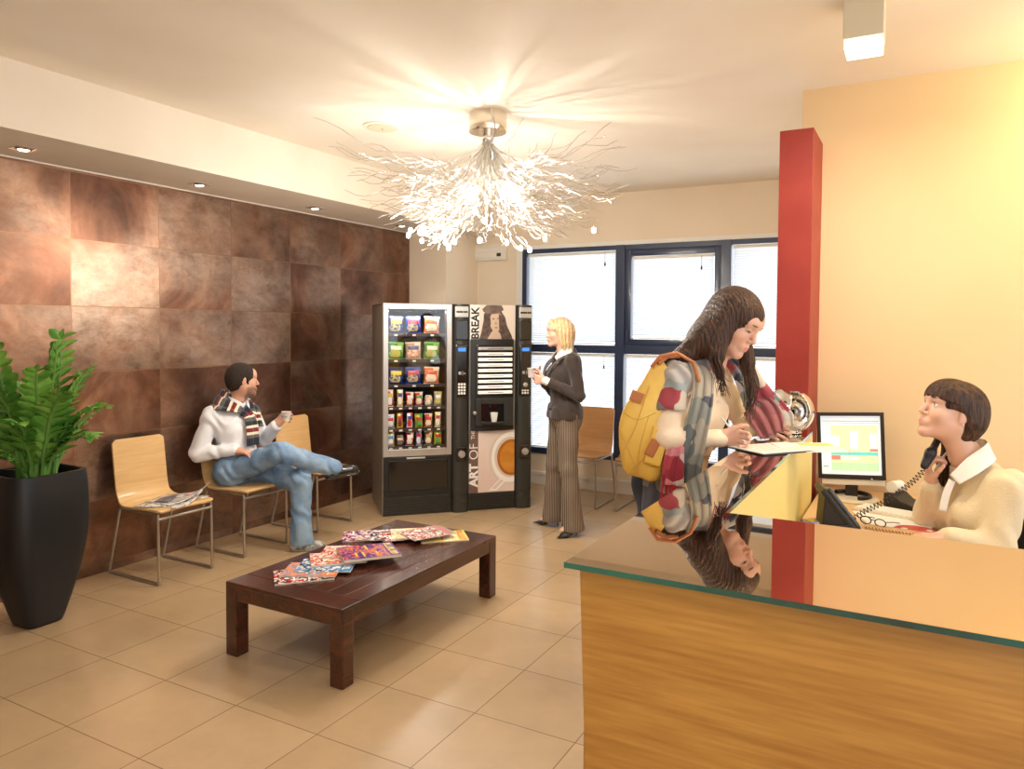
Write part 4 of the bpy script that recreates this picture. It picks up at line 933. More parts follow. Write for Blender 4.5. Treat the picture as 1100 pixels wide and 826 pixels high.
MB().lathe([(.125, 0), (.128, .004), (.118, .010), (0, .014)], 40).build('base', mat('base_plastic', sr(206, 196, 176), .35), mo)
b = MB(); b.tube([(.085*math.cos(t), .085*math.sin(t), .020) for t in np.linspace(-1.2, 2.6, 16)], .010, 8).build('base_ring', m_black, mo)
MB().box(-.03, .03, .0, .025, .01, .16, bev=.006).build('stand', m_bez, mo)
MB().ball((.09, -.02, .108), .006, 6).build('power_button', m_sil, mo)
# telephone
tp = empty('telephone', (-.30, 3.50, .75), math.radians(18), 'black desk telephone standing steeply on its foot with coiled cord', 'telephone')
tm = Matrix.Translation((0, .02, .07)) @ Matrix.Rotation(math.radians(52), 4, 'Y')
MB().box(-.115, .115, -.075, .075, -.012, .016, bev=.010, M=tm).build('body', m_black, tp)
MB().box(-.105, .10, -.072, -.022, .014, .034, bev=.010, M=tm).build('handset_cradle', m_gloss, tp)
b = MB()
for r_ in range(7):
    for c_ in range(3): b.box(-.05+r_*.02, -.037+r_*.02, .0+c_*.022, .013+c_*.022, .015, .020, bev=.002, M=tm)
tag(b.build('keypad', mat('phone_keys', sr(170, 165, 155), .4), tp), kind=None)
MB().box(-.105, -.068, .0, .06, .015, .019, bev=.002, M=tm).build('display', mat('phone_display', sr(150, 160, 140), .2), tp)
MB().prism([(-.07, 0), (.09, 0), (.075, .03), (-.06, .13)], -.05, .08, 'y', bev=.006).build('foot', m_black, tp)
def coil(p, R, turns, r, n=10):
    C = catmull(p, 40); T = np.gradient(C, axis=0); L = np.concatenate([[0], np.cumsum(np.linalg.norm(np.diff(C, axis=0), axis=1))]); N = turns*n
    s = np.linspace(0, L[-1], N); P_ = np.stack([np.interp(s, L, C[:, i]) for i in range(3)], 1); T = np.gradient(P_, axis=0); T /= np.linalg.norm(T, axis=1)[:, None]
    a = np.array([0, 1, .2]); u = a-(T@a)[:, None]*T; u /= np.linalg.norm(u, axis=1)[:, None]; v = np.cross(T, u); ph = 2*PI*np.arange(N)/n
    e = np.clip(np.minimum(np.arange(N), N-1-np.arange(N))/n, 0, 1)
    return P_+(u*np.cos(ph)[:, None]+v*np.sin(ph)[:, None])*(R*e)[:, None]
HS = V(.035, 3.585, 1.02)   # mouthpiece end of the handset
# desk clutter
b = empty('desk_calculator', (-.02, 3.98, .75), math.radians(-30), 'black and grey desk machine with a white paper roll behind the telephone cord', 'calculator')
MB().prism([(-.10, 0), (.11, 0), (.11, .018), (-.02, .045), (-.06, .075), (-.10, .07)], -.06, .06, 'y', bev=.005).build('body', m_black, b)
MB().lathe([(.0, -.035), (.028, -.035), (.028, .035), (0, .035)], 24, M=Matrix.Translation((-.075, 0, .098)) @ Matrix.Rotation(PI/2, 4, 'X')).build('paper_roll', m_white, b)
MB().box(.12, .26, -.05, .06, 0, .05, bev=.01).build('grey_box', mat('grey_plastic', sr(120, 112, 98), .4), b)
kb = empty('keyboard', (-.06, 3.83, .75), math.radians(-20), 'flat white keyboard lying in front of the monitor', 'keyboard')
MB().box(-.19, .19, -.065, .065, 0, .014, bev=.004).build('case', mat('ivory_plastic', sr(226, 214, 194), .4), kb)
for r_ in range(5): MB().box(-.18, .18, -.055+r_*.023, -.037+r_*.023, .014, .019, bev=.002).build('key_row', m_white, kb)
dk = empty('round_mat', (.005, 3.56, .752), 0, 'round red desk mat with white spots on the desk by the receptionist', 'mat')
MB().lathe([(0, 0), (.085, 0), (.087, .002), (.085, .004), (0, .004)], 40).build('disc', mat('red_disc', sr(206, 60, 64), .35), dk)
for k, (x, y) in enumerate(((-.045, .01), (.02, -.05), (.05, .02))): MB().lathe([(0, .004), (.013, .004), (.013, .0048), (0, .0048)], 16, c=(x, y)).build('spot', m_white, dk)
pn = empty('sunglasses', (-.16, 3.56, .752), math.radians(-25), 'dark spectacles lying open on the desk beside the telephone', 'glasses')
for s in (-1, 1):
    MB().tube([(s*.032+.024*math.cos(t), .0+.0*t, .02+.016*math.sin(t)) for t in np.linspace(0, 2*PI, 16)[:-1]], .0025, 6, closed=True).build('rim', m_black, pn)
    MB().tube([(s*.057, 0, .028), (s*.062, .06, .02), (s*.055, .12, .006)], .002, 6).build('temple', m_black, pn)
MB().tube([(-.009, 0, .024), (0, 0, .028), (.009, 0, .024)], .002, 6).build('bridge', m_black, pn)
nb = empty('note_block', (-.40, 3.44, .75), math.radians(15), 'small blue and yellow pack lying left of the telephone', 'pack')
MB().box(-.035, .035, -.03, .03, 0, .022, bev=.006).build('wrapper', mat('blue_wrapper', sr(110, 110, 170), .3, col2=sr(180, 176, 200), nscale=30), nb)
MB().lathe([(0, .022), (.018, .022), (.016, .027), (0, .028)], 16).build('yellow_badge', mat('yellow_badge', sr(232, 200, 60), .4), nb)
for k, (x, y, a, w_) in enumerate(((-.12, 3.72, 20, 'nearest the telephone'), (-.03, 3.68, -15, 'half under the keyboard edge'))):
    o = MB().box(-.10, .10, -.14, .14, 0, .0012).build('paper_sheet', m_white, None, (x, y, .7505+.0015*k), (0, 0, math.radians(a))); tag(o, 'white paper sheet on the low desk '+w_, 'paper')
nbk = empty('spiral_notebook', (-.06, 3.50, .75), math.radians(-8), 'spiral bound notebook by the counter edge on the low desk', 'notebook')
MB().box(-.13, .10, -.02, .05, 0, .008, bev=.001).build('pages', m_tan, nbk)
MB().tube([(-.125+.22*q/120, -.02+.005*math.cos(q*.9), .006+.006*math.sin(q*.9)) for q in range(120)], .0012, 5).build('spiral', m_black, nbk)
# ---------------------------------------------------------------- people
m_skin = skin_mat('skin')
def person(label, loc): return empty('person', loc, 0, label, 'person')
def pbuild(B, name, vox, m, root, color=None):
    me = B.mesh(name, vox, color); me.materials.append(m); o = bpy.data.objects.new(name, me); COL.objects.link(o); o.parent = root
    L = -V(*root.location); co = np.zeros(len(me.vertices)*3); me.vertices.foreach_get('co', co); co = co.reshape(-1, 3)+L; me.vertices.foreach_set('co', co.ravel()); me.update(); return o
def rchild(o, root): o.location = -Vector(root.location); return o
def strands(name, paths, r, m, root, n=5):
    b = MB()
    for p in paths:
        C = catmull(p, 5); k = len(C); b.tube([tuple(c) for c in C], [r*(.5+.5*math.sin(PI*min(1, (i+1)/k*1.1)))+.0004 for i in range(k)], n)
    return rchild(b.build(name, m, root), root)
def hair_mat(name, c1, c2, stretch=(60, 60, 5), rough=.38):
    m = mat(name, c1, rough, col2=c2, nscale=1.6, stretch=stretch, bump=.9, bscale=2.2, spec=.35); return m
m_shoeb = mat('black_leather', (.012, .011, .012), .22, coat=.5)
SK1 = (.66, .36, .25)
def dirs(f):
    f = nrm((f[0], f[1], 0)); return f, V(-f[1], f[0], 0)     # forward, left

# ===== seated man
man = person('man in white shirt with striped scarf sitting cross-legged, holding a small cup', (-4.26, 3.77, 0))
hc = V(-4.285, 3.775, 1.205); hR = frame((.42, .90, -.02), (-.10, .05, 1)); nb_ = V(-4.345, 3.765, 1.045)
rS, lS = V(-4.405, 3.605, .955), V(-4.375, 3.925, .945); rE, rW = V(-4.465, 3.535, .695), V(-4.215, 3.665, .715); lE, lW = V(-4.36, 4.045, .735), V(-4.165, 3.985, .868)
rH, lH = V(-4.30, 3.685, .555), V(-4.29, 3.865, .55); rK, rA = V(-3.92, 3.775, .715), V(-3.725, 4.075, .585); lK, lA = V(-3.86, 3.915, .495), V(-3.845, 3.905, .085)
B = SDF(); add_head(B, hc, hR, nb_, 1.0, 1.15, 1)
def torso_man(B, g):
    B.cone((-4.32, 3.775, .60), (-4.36, 3.77, .80), .115+g, .118+g, .05); B.cone((-4.36, 3.77, .80), (-4.37, 3.767, .93), .118+g, .105+g, .05)
    B.cone(rS, lS, .052+g, .052+g, .07); B.cone((-4.33, 3.68, .88), (-4.31, 3.86, .87), .078+g, .078+g, .06); B.cone((-4.37, 3.767, .97), nb_, .075+g, .056+g, .05)
torso_man(B, -.006)
for s_, e_, w_ in ((rS, rE, rW), (lS, lE, lW)): B.cone(s_, e_, .047, .038, .03); B.cone(e_, w_, .039, .027, .02)
for h_, k_, a_ in ((rH, rK, rA), (lH, lK, lA)): B.cone(h_, k_, .080, .056, .04); B.cone(k_, a_, .054, .036, .03)
B.cone(lA, lA+V(.04, .03, -.045), .028, .020, .01); B.cone(rA, rA+V(.03, .05, -.03), .028, .020, .01)
fw_ = nrm(lW-lE); add_hand(B, lW, (.55, .10, .60), (.35, .80, -.2), (-.35, .2, .75), (.75, .75, .85, .95), 1.0, .04, .5, (.15, .55, .75))
add_hand(B, rW, (.85, .28, -.06), (0, .05, -1), (.1, .9, .05), (.35, .35, .35, .4), 1.0, .08, .2)
pbuild(B, 'body', .0036, m_skin, man, head_color(hc, hR, 1.0, SK1, (.05, .03, .02), (.10, .06, .03), (.52, .22, .18), beard=(.16, .09, .065)))
# shirt
m_shirt = mat('white_cotton', sr(236, 238, 244), .8, bump=.25, bscale=25)
S = SDF(); torso_man(S, .014)
S.cone(rS, rE, .066, .060, .03); S.cone(rE, rW+V(-.02, -.01, .005), .060, .038, .012)
S.cone(lS, lE, .062, .054, .03); S.cone(lE, lW-fw_*.01, .054, .041, .012)
S.ell(nb_+V(.01, 0, .045), (.062, .062, .06), None, .01, True)
S.disp = folds(.004, 46, 1.3, (.5, .4, 1)); pbuild(S, 'shirt', .006, m_shirt, man)
# collar
rchild(ribbon('collar', [nb_+V(.085, .035, -.035), nb_+V(.035, .075, .015), nb_+V(-.045, .06, .045), nb_+V(-.075, 0, .05), nb_+V(-.045, -.06, .045), nb_+V(.035, -.07, .015), nb_+V(.09, -.01, -.035)], [(.2, .1, -1)]*7, [.055, .05, .042, .04, .042, .05, .055], m_shirt, man, .005), man)
# scarf
def stripe_mat(name, cols, n):
    m, nt, p = newmat(name); L = nt.links.new; uv = nd(nt, 'ShaderNodeUVMap'); sp = nd(nt, 'ShaderNodeSeparateXYZ'); L(uv.outputs[0], sp.inputs[0])
    a = nd(nt, 'ShaderNodeMath', operation='MULTIPLY'); a.inputs[1].default_value = n; L(sp.outputs['Y'], a.inputs[0]); b = nd(nt, 'ShaderNodeMath', operation='FRACT'); L(a.outputs[0], b.inputs[0])
    r = ramp(nt, cols, 'CONSTANT'); L(b.outputs[0], r.inputs['Fac']); L(r.outputs['Color'], p.inputs['Base Color']); p.inputs['Roughness'].default_value = .9; p.inputs['Sheen Weight'].default_value = .4
    tc = nd(nt, 'ShaderNodeTexCoord'); w = nd(nt, 'ShaderNodeTexNoise', i_Scale=160.0); L(tc.outputs['Object'], w.inputs['Vector']); bp = nd(nt, 'ShaderNodeBump', i_Strength=.4, i_Distance=.003); L(w.outputs['Fac'], bp.inputs['Height']); L(bp.outputs['Normal'], p.inputs['Normal']); return m
ck, cn, cw, cr_, cg = sr(36, 34, 40), sr(26, 30, 48), sr(232, 222, 198), sr(120, 28, 38), sr(92, 90, 92)
m_scarf = stripe_mat('striped_wool', [(0, cn), (.22, cg), (.32, cw), (.40, cr_), (.52, cw), (.60, ck), (.72, cg), (.84, cw), (.90, cr_)], 4.2)
rchild(ribbon('scarf', [(-4.180, 3.775, .745), (-4.180, 3.775, .82), (-4.190, 3.775, .90), (-4.225, 3.765, .975), (-4.27, 3.70, 1.030), (-4.335, 3.645, 1.060), (-4.42, 3.65, 1.068), (-4.48, 3.72, 1.062), (-4.495, 3.80, 1.055), (-4.46, 3.88, 1.045), (-4.38, 3.905, 1.045), (-4.285, 3.885, 1.01), (-4.235, 3.86, .94), (-4.205, 3.855, .87)],
      [(-.1, 1, 0), (-.1, 1, 0), (-.1, 1, 0), (-.1, 1, .1), (.75, -.15, -.9), (.45, -.6, -.8), (.0, -.7, -.8), (-.4, -.5, -.9), (-.6, .0, -.9), (-.4, .6, -.9), (0, .8, -.8), (.4, .7, -.7), (.1, 1, 0), (.1, 1, 0)], [.115, .115, .11, .10, .13, .16, .17, .17, .16, .14, .12, .10, .075, .07], m_scarf, man, .010, .006, 2), man)
# jeans
m_jean = mat('blue_denim', sr(92, 124, 162), .85, col2=sr(140, 166, 192), nscale=7, bump=.35, bscale=60)
J = SDF()
J.cone(rH+V(-.02, 0, 0), lH+V(-.02, 0, 0), .118, .118, .05); J.cone(rH, rK, .094, .077, .04); J.cone(rK, rA+V(.012, .02, -.012), .074, .060, .03)
J.cone(lH, lK, .092, .076, .04); J.cone(lK, lA+V(0, 0, .0), .076, .068, .03); J.cut(lA+V(0, 0, -.042), (0, 0, -1)); J.cone(lA+V(0, 0, .1), lA+V(.01, 0, -.03), .066, .074, .03)
J.cut((-4.3, 3.77, .665), (-.35, -.05, 1)) if False else None
J.disp = folds(.0042, 48, 4.1, (.5, .4, 1)); pbuild(J, 'jeans', .006, m_jean, man)
def shoe(name, heel, toe, upv, m, root, L=.0, sole=None, w=.042):
    """closed shoe from heel to toe with a flat sole; upv = out of the top of the foot"""
    h, t, u = np.array(heel, float), np.array(toe, float), nrm(upv); d = nrm(t-h); u = nrm(u-(u@d)*d); s = SDF(); l = np.linalg.norm(t-h)
    s.cone(h+d*.035+u*.032, h+d*(l-.04)+u*.022, .037, .030, .03, flat=(np.cross(d, u), w/.036)); s.cone(h+d*.05+u*.05, h+d*.06+u*.085, .036, .038, .03); s.cone(h+d*l*.5+u*.03, h+d*l*.72+u*.024, .040, .038, .03)
    s.cut(h, -u); o = pbuild(s, name, .004, m, root)
    q = SDF(); q.cone(h+d*.035+u*.004, h+d*(l-.040)+u*.004, .036, .036, .02, flat=(np.cross(d, u), w/.036)); q.cone(h+d*l*.6+u*.004, h+d*l*.75+u*.004, .043, .041, .02); q.cut(h-u*.001, -u); q.cut(h+u*.014, u)
    so = pbuild(q, 'sole', .004, sole or m_white, root); so.parent = o; so.matrix_parent_inverse = Matrix(); return o
m_snk = mat('dark_trainer', sr(26, 26, 30), .4, col2=sr(206, 204, 200), nscale=22)
shoe('shoe', (-3.905, 3.865, .0015), (-3.70, 4.01, .0015), (0, 0, 1), m_snk, man, sole=mat('grey_sole', sr(150, 146, 140), .6))
shoe('shoe', rA+V(-.035, -.02, -.085), rA+V(.105, .20, -.055), (.25, -.15, .95), m_shoeb, man, sole=m_shoeb)
# hair
m_hairk = hair_mat('short_dark_hair', sr(30, 22, 18), sr(56, 42, 34), (90, 90, 90), .6)
def hair_cap(B, c, R, grow=.008, s=1.0, back=0, low=-.03, facecut=True, fc=(0, .118, -.035), fr=(.080, .075, .108)):
    T = lambda x, y, z: c+R@(V(x, y, z)*s)
    B.ell(T(0, -.018, .036), V(.076+grow, .096+grow, .086+grow)*s, R, .02); B.ell(T(0, -.05, -.01), V(.066+grow, .058+grow, .075)*s, R, .03)
    if facecut: B.ell(T(*fc), V(*fr)*s, R, .008, True)
    return T
Hm_ = SDF(); T = hair_cap(Hm_, hc, hR, .008, fc=(0, .128, -.045), fr=(.085, .080, .108)); 
for q in (-1, 1): Hm_.ell(T(q*.083, .0, -.012), (.016, .016, .034), hR, .008, True); Hm_.cone(T(q*.073, .012, .0), T(q*.072, .018, -.028), .008, .005, .01)
Hm_.cut(T(0, -.03, -.062), hR@V(0, .35, -1)); Hm_.disp = lambda P: .0018*np.sin(P[:, 0]*260)*np.sin(P[:, 1]*300)*np.sin(P[:, 2]*240)
pbuild(Hm_, 'hair', .0036, m_hairk, man)
cup = MB().lathe([(0, .002), (.027, 0), (.035, .065), (.037, .067), (.035, .069), (.026, .006), (0, .006)], 24, mi=0).lathe([(.0284, .004), (.0326, .040)], 24, mi=1).build('small_cup', [mat('cup_plastic', sr(226, 214, 214), .3), mat('cup_sleeve', sr(90, 110, 150), .4, col2=sr(230, 220, 190), nscale=30)], None, (-4.095, 4.012, .900)); tag(cup, 'small pale plastic cup in the raised hand of the seated man', 'cup')

# ===== standing blonde woman
wo = person('blonde woman in dark brown blazer and pinstripe trousers standing by the drinks machine', (-2.44, 5.33, 0))
f1, l1 = dirs((-.72, -.69)); c0 = V(-2.445, 5.33, 0); Z = lambda z: V(0, 0, z)
at1 = lambda a, b, z: c0+f1*a+l1*b+Z(z)
hc1 = V(-2.485, 5.30, 1.565); hR1 = frame((-.80, -.60, -.03), (0, 0, 1)); nb1 = at1(-.0, 0, 1.415)
lS1, rS1 = at1(-.015, .165, 1.355), at1(-.015, -.165, 1.355); lE1, rE1 = at1(-.045, .215, 1.085), at1(.03, -.215, 1.09); lW1, rW1 = at1(.185, .075, 1.195), at1(.19, -.075, 1.215)
lH1, rH1 = at1(0, .085, .90), at1(0, -.085, .90); lF1, rF1 = V(-2.315, 5.235, .115), V(-2.575, 5.425, .115)
lK1, rK1 = (lH1+lF1)/2+f1*.02, (rH1+rF1)/2+f1*.025
B = SDF(); add_head(B, hc1, hR1, nb1, .94, .9, 1, .96)
def torso_w(B, g, A=at1):
    B.cone(A(0, .055, .93), A(0, -.055, .93), .110+g, .110+g, .05); B.cone(A(-.005, 0, .98), A(0, 0, 1.12), .105+g, .098+g, .06); B.cone(A(0, .045, 1.14), A(0, -.045, 1.14), .088+g, .088+g, .05)
    B.cone(A(.005, .065, 1.24), A(.005, -.065, 1.24), .090+g, .090+g, .06); B.ell(A(.075, .065, 1.225), (.052+g,)*3, None, .05); B.ell(A(.075, -.065, 1.225), (.052+g,)*3, None, .05)
    B.cone(A(-.015, .14, 1.35), A(-.015, -.14, 1.35), .046+g, .046+g, .07)
torso_w(B, -.008); B.cone(at1(-.01, 0, 1.33), nb1, .07, .046, .05)
for s_, e_, w_ in ((lS1, lE1, lW1), (rS1, rE1, rW1)): B.cone(s_, e_, .040, .033, .03); B.cone(e_, w_, .033, .023, .02)
for h_, k_, a_ in ((lH1, lK1, lF1), (rH1, rK1, rF1)): B.cone(h_, k_, .080, .050, .05); B.cone(k_, a_, .050, .030, .03)
fL = nrm((-.80, -.55, 0)); fRr = nrm((-.62, -.85, 0))
B.cone(lF1, lF1+f1*.09+Z(-.075), .026, .022, .02); B.cone(rF1, rF1+nrm((-.92, -.3, 0))*.09+Z(-.075), .026, .022, .02)
add_hand(B, lW1, f1*.8-l1*.55+Z(.10), -f1*.3-l1*.9+Z(.2), Z(1)+f1*.2, (.7, .75, .8, .85), .92, .03, .3)
add_hand(B, rW1, f1*.75+l1*.5+Z(.38), l1*.8-f1*.3+Z(-.3), Z(.9)-f1*.3, (.55, .6, .65, .7), .92, .05, .3)
pbuild(B, 'body', .0034, m_skin, wo, head_color(hc1, hR1, .94, (.70, .42, .31), (.25, .15, .08), (.12, .20, .25), (.62, .20, .20)))
m_blz = mat('dark_brown_wool', sr(44, 32, 28), .8, col2=sr(54, 40, 36), nscale=20, bump=.2, bscale=120, sheen=.3)
J = SDF(); torso_w(J, .010); J.cone(at1(0, .06, .90), at1(0, -.06, .90), .125, .125, .04); J.p.pop(0)
J.cone(at1(-.005, .055, .945), at1(-.005, -.055, .945), .118, .118, .03)
J.cut(at1(0, 0, .895), (0, 0, -1))
for s_, e_, w_ in ((lS1, lE1, lW1), (rS1, rE1, rW1)): J.cone(s_, e_, .054, .046, .025); J.cone(e_, w_-nrm(w_-e_)*.025, .046, .034, .010)
J.cone(at1(-.04, 0, 1.35), at1(-.035, 0, 1.40), .07, .062, .04)
J.cone(at1(.20, .012, .88), at1(.135, .010, 1.36), .010, .012, .004, True) ; J.cone(at1(.19, .0, 1.17), at1(.15, .0, 1.42), .012, .055, .01, True); J.cone(at1(.19, .0, 1.02), at1(.19, .0, .86), .012, .055, .01, True)
J.ell(nb1+f1*.02+Z(.03), (.062, .062, .06), None, .01, True); J.disp = folds(.003, 50, 2.2); pbuild(J, 'blazer', .005, m_blz, wo)
m_blouse = mat('white_blouse', sr(240, 236, 228), .7, bump=.1, bscale=40)
S = SDF(); torso_w(S, -.004); S.cut(at1(0, 0, .90), (0, 0, -1)); S.ell(nb1+f1*.035+Z(.035), (.062, .062, .07), None, .01, True); S.cone(at1(-.01, 0, 1.34), nb1+Z(-.015), .075, .058, .03)
for e_, w_ in ((lE1, lW1), (rE1, rW1)): d = nrm(w_-e_); S.cone(w_-d*.06, w_-d*.004, .032, .033, .01)
pbuild(S, 'blouse', .005, m_blouse, wo)
for q in (1, -1):
    rchild(ribbon('collar', [nb1-f1*.07+l1*q*.0+Z(.030), nb1-f1*.03+l1*q*.07+Z(.022), nb1+f1*.04+l1*q*.075+Z(-.005), nb1+f1*.095+l1*q*.05+Z(-.05)], [Z(-1)+l1*q*.2]*2+[Z(-1)+l1*q*.7+f1*.2]*2, [.04, .045, .06, .035], m_blouse, wo, .004), wo)
    rchild(ribbon('lapel', [nb1-f1*.075+l1*q*.02+Z(.005), nb1-f1*.01+l1*q*.088+Z(-.012), nb1+f1*.075+l1*q*.085+Z(-.06), nb1+f1*.145+l1*q*.055+Z(-.14), nb1+f1*.165+l1*q*.02+Z(-.24)], [Z(-1)+l1*q*.3, Z(-.6)+l1*q, l1*q+f1*.1, l1*q, l1*q], [.04, .05, .07, .06, .015], m_blz, wo, .005), wo)
def pin_mat():
    m, nt, p = newmat('pinstripe_cloth'); L = nt.links.new; g = nd(nt, 'ShaderNodeTexCoord'); mp = nd(nt, 'ShaderNodeMapping'); mp.inputs['Rotation'].default_value = (0, 0, math.radians(-30)); L(g.outputs['Object'], mp.inputs['Vector'])
    w = nd(nt, 'ShaderNodeTexWave', i_Scale=26.0, i_Distortion=.8, i_Detail=1.0); w.bands_direction = 'X'; L(mp.outputs[0], w.inputs['Vector'])
    r = ramp(nt, [(.0, sr(84, 70, 58)), (.72, sr(92, 76, 62)), (.86, sr(164, 148, 130))]); L(w.outputs['Fac'], r.inputs['Fac']); L(r.outputs['Color'], p.inputs['Base Color']); p.inputs['Roughness'].default_value = .85; return m
T_ = SDF()
T_.cone(at1(0, .055, .93), at1(0, -.055, .93), .116, .116, .03); T_.cone(at1(-.025, .06, .88), at1(-.025, -.06, .88), .092, .092, .04)
for h_, k_, a_ in ((lH1, lK1, lF1), (rH1, rK1, rF1)): T_.cone(h_, k_, .092, .066, .03); T_.cone(k_, a_+Z(-.06), .066, .088, .03)
T_.cut(at1(0, 0, .042), (0, 0, -1)); T_.cut(at1(0, 0, .985), (0, 0, 1)); T_.disp = folds(.004, 30, .6, (1, .5, .15)); pbuild(T_, 'trousers', .0055, pin_mat(), wo)
rchild(MB().tube([tuple(at1(.118*math.cos(t), .165*math.sin(t), .968)) for t in np.linspace(0, 2*PI, 32)[:-1]], .011, 6, closed=True).build('belt', m_black, wo), wo)
def heel_shoe(root, ank, f):
    f = nrm(f); s = SDF(); a = np.array([ank[0], ank[1], 0]); l = V(-f[1], f[0], 0)
    s.cone(a+f*.075+Z(.022), a+f*.165+Z(.012), .034, .009, .02, flat=(Z(1), .45)); s.cone(a+f*.0+Z(.075), a+f*.08+Z(.026), .027, .032, .03, flat=(nrm(Z(.6)+f*.4), .6)); s.cone(a-f*.03+Z(.085), a-f*.025+Z(.105), .026, .024, .02)
    s.ell(a+f*.035+Z(.080), (.045, .045, .030), None, .008, True); s.cut(a+Z(.001), (0, 0, -1)); o = pbuild(s, 'shoe', .0035, m_shoeb, root)
    h = MB().tube([tuple(a-f*.032+Z(.085)), tuple(a-f*.036+Z(.04)), tuple(a-f*.034+Z(.001))], [.016, .007, .0055], 10).build('heel', m_shoeb, o); h.location = -Vector(root.location)
heel_shoe(wo, lF1, (-.35, -.94, 0)); heel_shoe(wo, rF1, (-.97, -.25, 0))
m_blond = hair_mat('blond_hair', sr(186, 150, 104), sr(228, 204, 164), (70, 70, 6), .4)
Hb = SDF(); T = hair_cap(Hb, hc1, hR1, .007, .94, fc=(-.01, .115, -.055), fr=(.076, .078, .115))
for q in (-1, 1): Hb.cone(T(q*.072, .005, .01), T(q*.074, -.012, -.10), .020, .015, .03); Hb.cone(T(q*.074, -.012, -.10), T(q*.066, -.035, -.165), .016, .006, .02); Hb.cone(T(q*.05, -.06, 0), T(q*.055, -.065, -.16), .05, .022, .04)
Hb.cone(T(0, -.07, 0), T(0, -.085, -.165), .06, .030, .05); Hb.cone(T(-.02, .062, .085), T(.055, .060, .035), .022, .012, .02); Hb.cone(T(-.02, .062, .085), T(-.066, .045, .03), .020, .012, .02)
Hb.disp = lambda P: .0022*np.sin((P[:, 0]+P[:, 1]*.6)*190+P[:, 2]*14); pbuild(Hb, 'hair', .0036, m_blond, wo)
cpos = (lW1+rW1)/2+f1*.085+Z(.01)
cu = MB().lathe([(0, .002), (.024, 0), (.033, .070), (.035, .072), (.033, .074), (.023, .006), (0, .006)], 24).build('drink_cup', mat('grey_cup', sr(200, 196, 194), .3), None, tuple(cpos)); tag(cu, 'pale cup held in both hands by the blonde woman', 'cup')

# ===== woman writing at the counter
w2 = person('dark long-haired woman in a cream blouse with a patterned shawl writing at the counter', (-.98, 3.30, 0))
f2, l2 = dirs((.96, -.16)); c2 = V(-1.0, 3.31, 0); at2 = lambda a, b, z: c2+f2*a+l2*b+Z(z)
hc2 = V(-.700, 3.285, 1.625); hR2 = frame((.84, -.30, -.48), (.35, .05, .9)); nb2 = V(-.805, 3.30, 1.455)
hs2 = 1.10
rS2, lS2 = V(-.895, 3.125, 1.385), V(-.825, 3.475, 1.385); rE2, rW2 = V(-.925, 3.035, 1.150), V(-.735, 3.165, 1.138); lE2, lW2 = V(-.74, 3.66, 1.17), V(-.675, 3.545, 1.142)
B = SDF(); add_head(B, hc2, hR2, nb2, hs2, 1.0, 1, .96)
def torso_2(B, g):
    B.cone(at2(.02, .07, .95), at2(.02, -.07, .95), .115+g, .115+g, .05); B.cone(at2(.05, 0, 1.0), at2(.11, 0, 1.14), .105+g, .105+g, .07); B.cone(at2(.12, .05, 1.15), at2(.12, -.05, 1.15), .093+g, .093+g, .05)
    B.cone(at2(.12, .07, 1.27), at2(.12, -.07, 1.27), .088+g, .088+g, .05); B.ell(at2(.185, .06, 1.24), (.055+g,)*3, None, .06); B.ell(at2(.185, -.06, 1.24), (.055+g,)*3, None, .06)
    B.cone(rS2, lS2, .048+g, .048+g, .07); B.cone(at2(.15, 0, 1.36), nb2-Z(.02), .07+g, .052+g, .05)
torso_2(B, -.008)
B.cone(rS2, rE2, .045, .038, .03); B.cone(rE2, rW2, .038, .026, .02); B.cone(lS2, lE2, .045, .038, .03); B.cone(lE2, lW2, .038, .026, .02)
for q in (-1, 1): B.cone(at2(0, q*.09, .92), at2(.0, q*.10, .50), .088, .056, .05); B.cone(at2(.0, q*.10, .50), at2(-.03, q*.11, .10), .055, .034, .03); B.cone(at2(-.03, q*.11, .08), at2(.12, q*.12, .035), .032, .024, .02)
hf2 = nrm(rW2-rE2)
add_hand(B, rW2, (.78, .60, .02), (.55, -.55, -.65) , (.25, -.15, .95), (.80, .95, 1.05, 1.1), 1.05, .02, .35, (.75, .25, .45))
add_hand(B, lW2, (.95, .05, -.05), (0, 0, -1), (.9, .3, .2), (.2, .2, .25, .3), 1.0, .08)
pbuild(B, 'body', .0036, m_skin, w2, head_color(hc2, hR2, hs2, (.68, .40, .29), (.07, .04, .025), (.08, .05, .03), (.60, .20, .20), closed=True))
m_cream = mat('cream_knit', sr(240, 218, 188), .75, bump=.2, bscale=60)
S = SDF(); torso_2(S, .010); S.cut(at2(0, 0, .93), (0, 0, -1)); S.ell(nb2+f2*.07+Z(.0), (.080, .055, .085), None, .01, True)
S.cone(rS2, rE2, .058, .054, .025); S.cone(rE2, rW2-hf2*.0, .054, .036, .012)
S.cone(lS2, lE2, .058, .052, .025); S.cone(lE2, lW2, .052, .038, .012)
S.disp = folds(.004, 46, .4, (.4, .6, 1)); pbuild(S, 'blouse', .0052, m_cream, w2)
bt = MB()
for k in range(5): p_ = at2(.244-.03*max(0, k-2)+(-.020 if k == 0 else 0), -.005, 1.335-.05*k); bt.ball(tuple(p_), .006, 6)
rchild(bt.build('button', m_white, w2), w2)
m_dj = mat('dark_denim', sr(48, 56, 74), .85, bump=.3, bscale=60)
T_ = SDF(); T_.cone(at2(0, .075, .93), at2(0, -.075, .93), .124, .124, .05)
for q in (-1, 1): T_.cone(at2(0, q*.09, .90), at2(.0, q*.10, .50), .098, .066, .04); T_.cone(at2(.0, q*.10, .50), at2(-.03, q*.11, .07), .066, .060, .03)
T_.cut(at2(0, 0, .05), (0, 0, -1)); T_.cut(at2(0, 0, 1.0), (0, 0, 1)); T_.disp = folds(.003, 40, 2.6); pbuild(T_, 'trousers', .007, m_dj, w2)
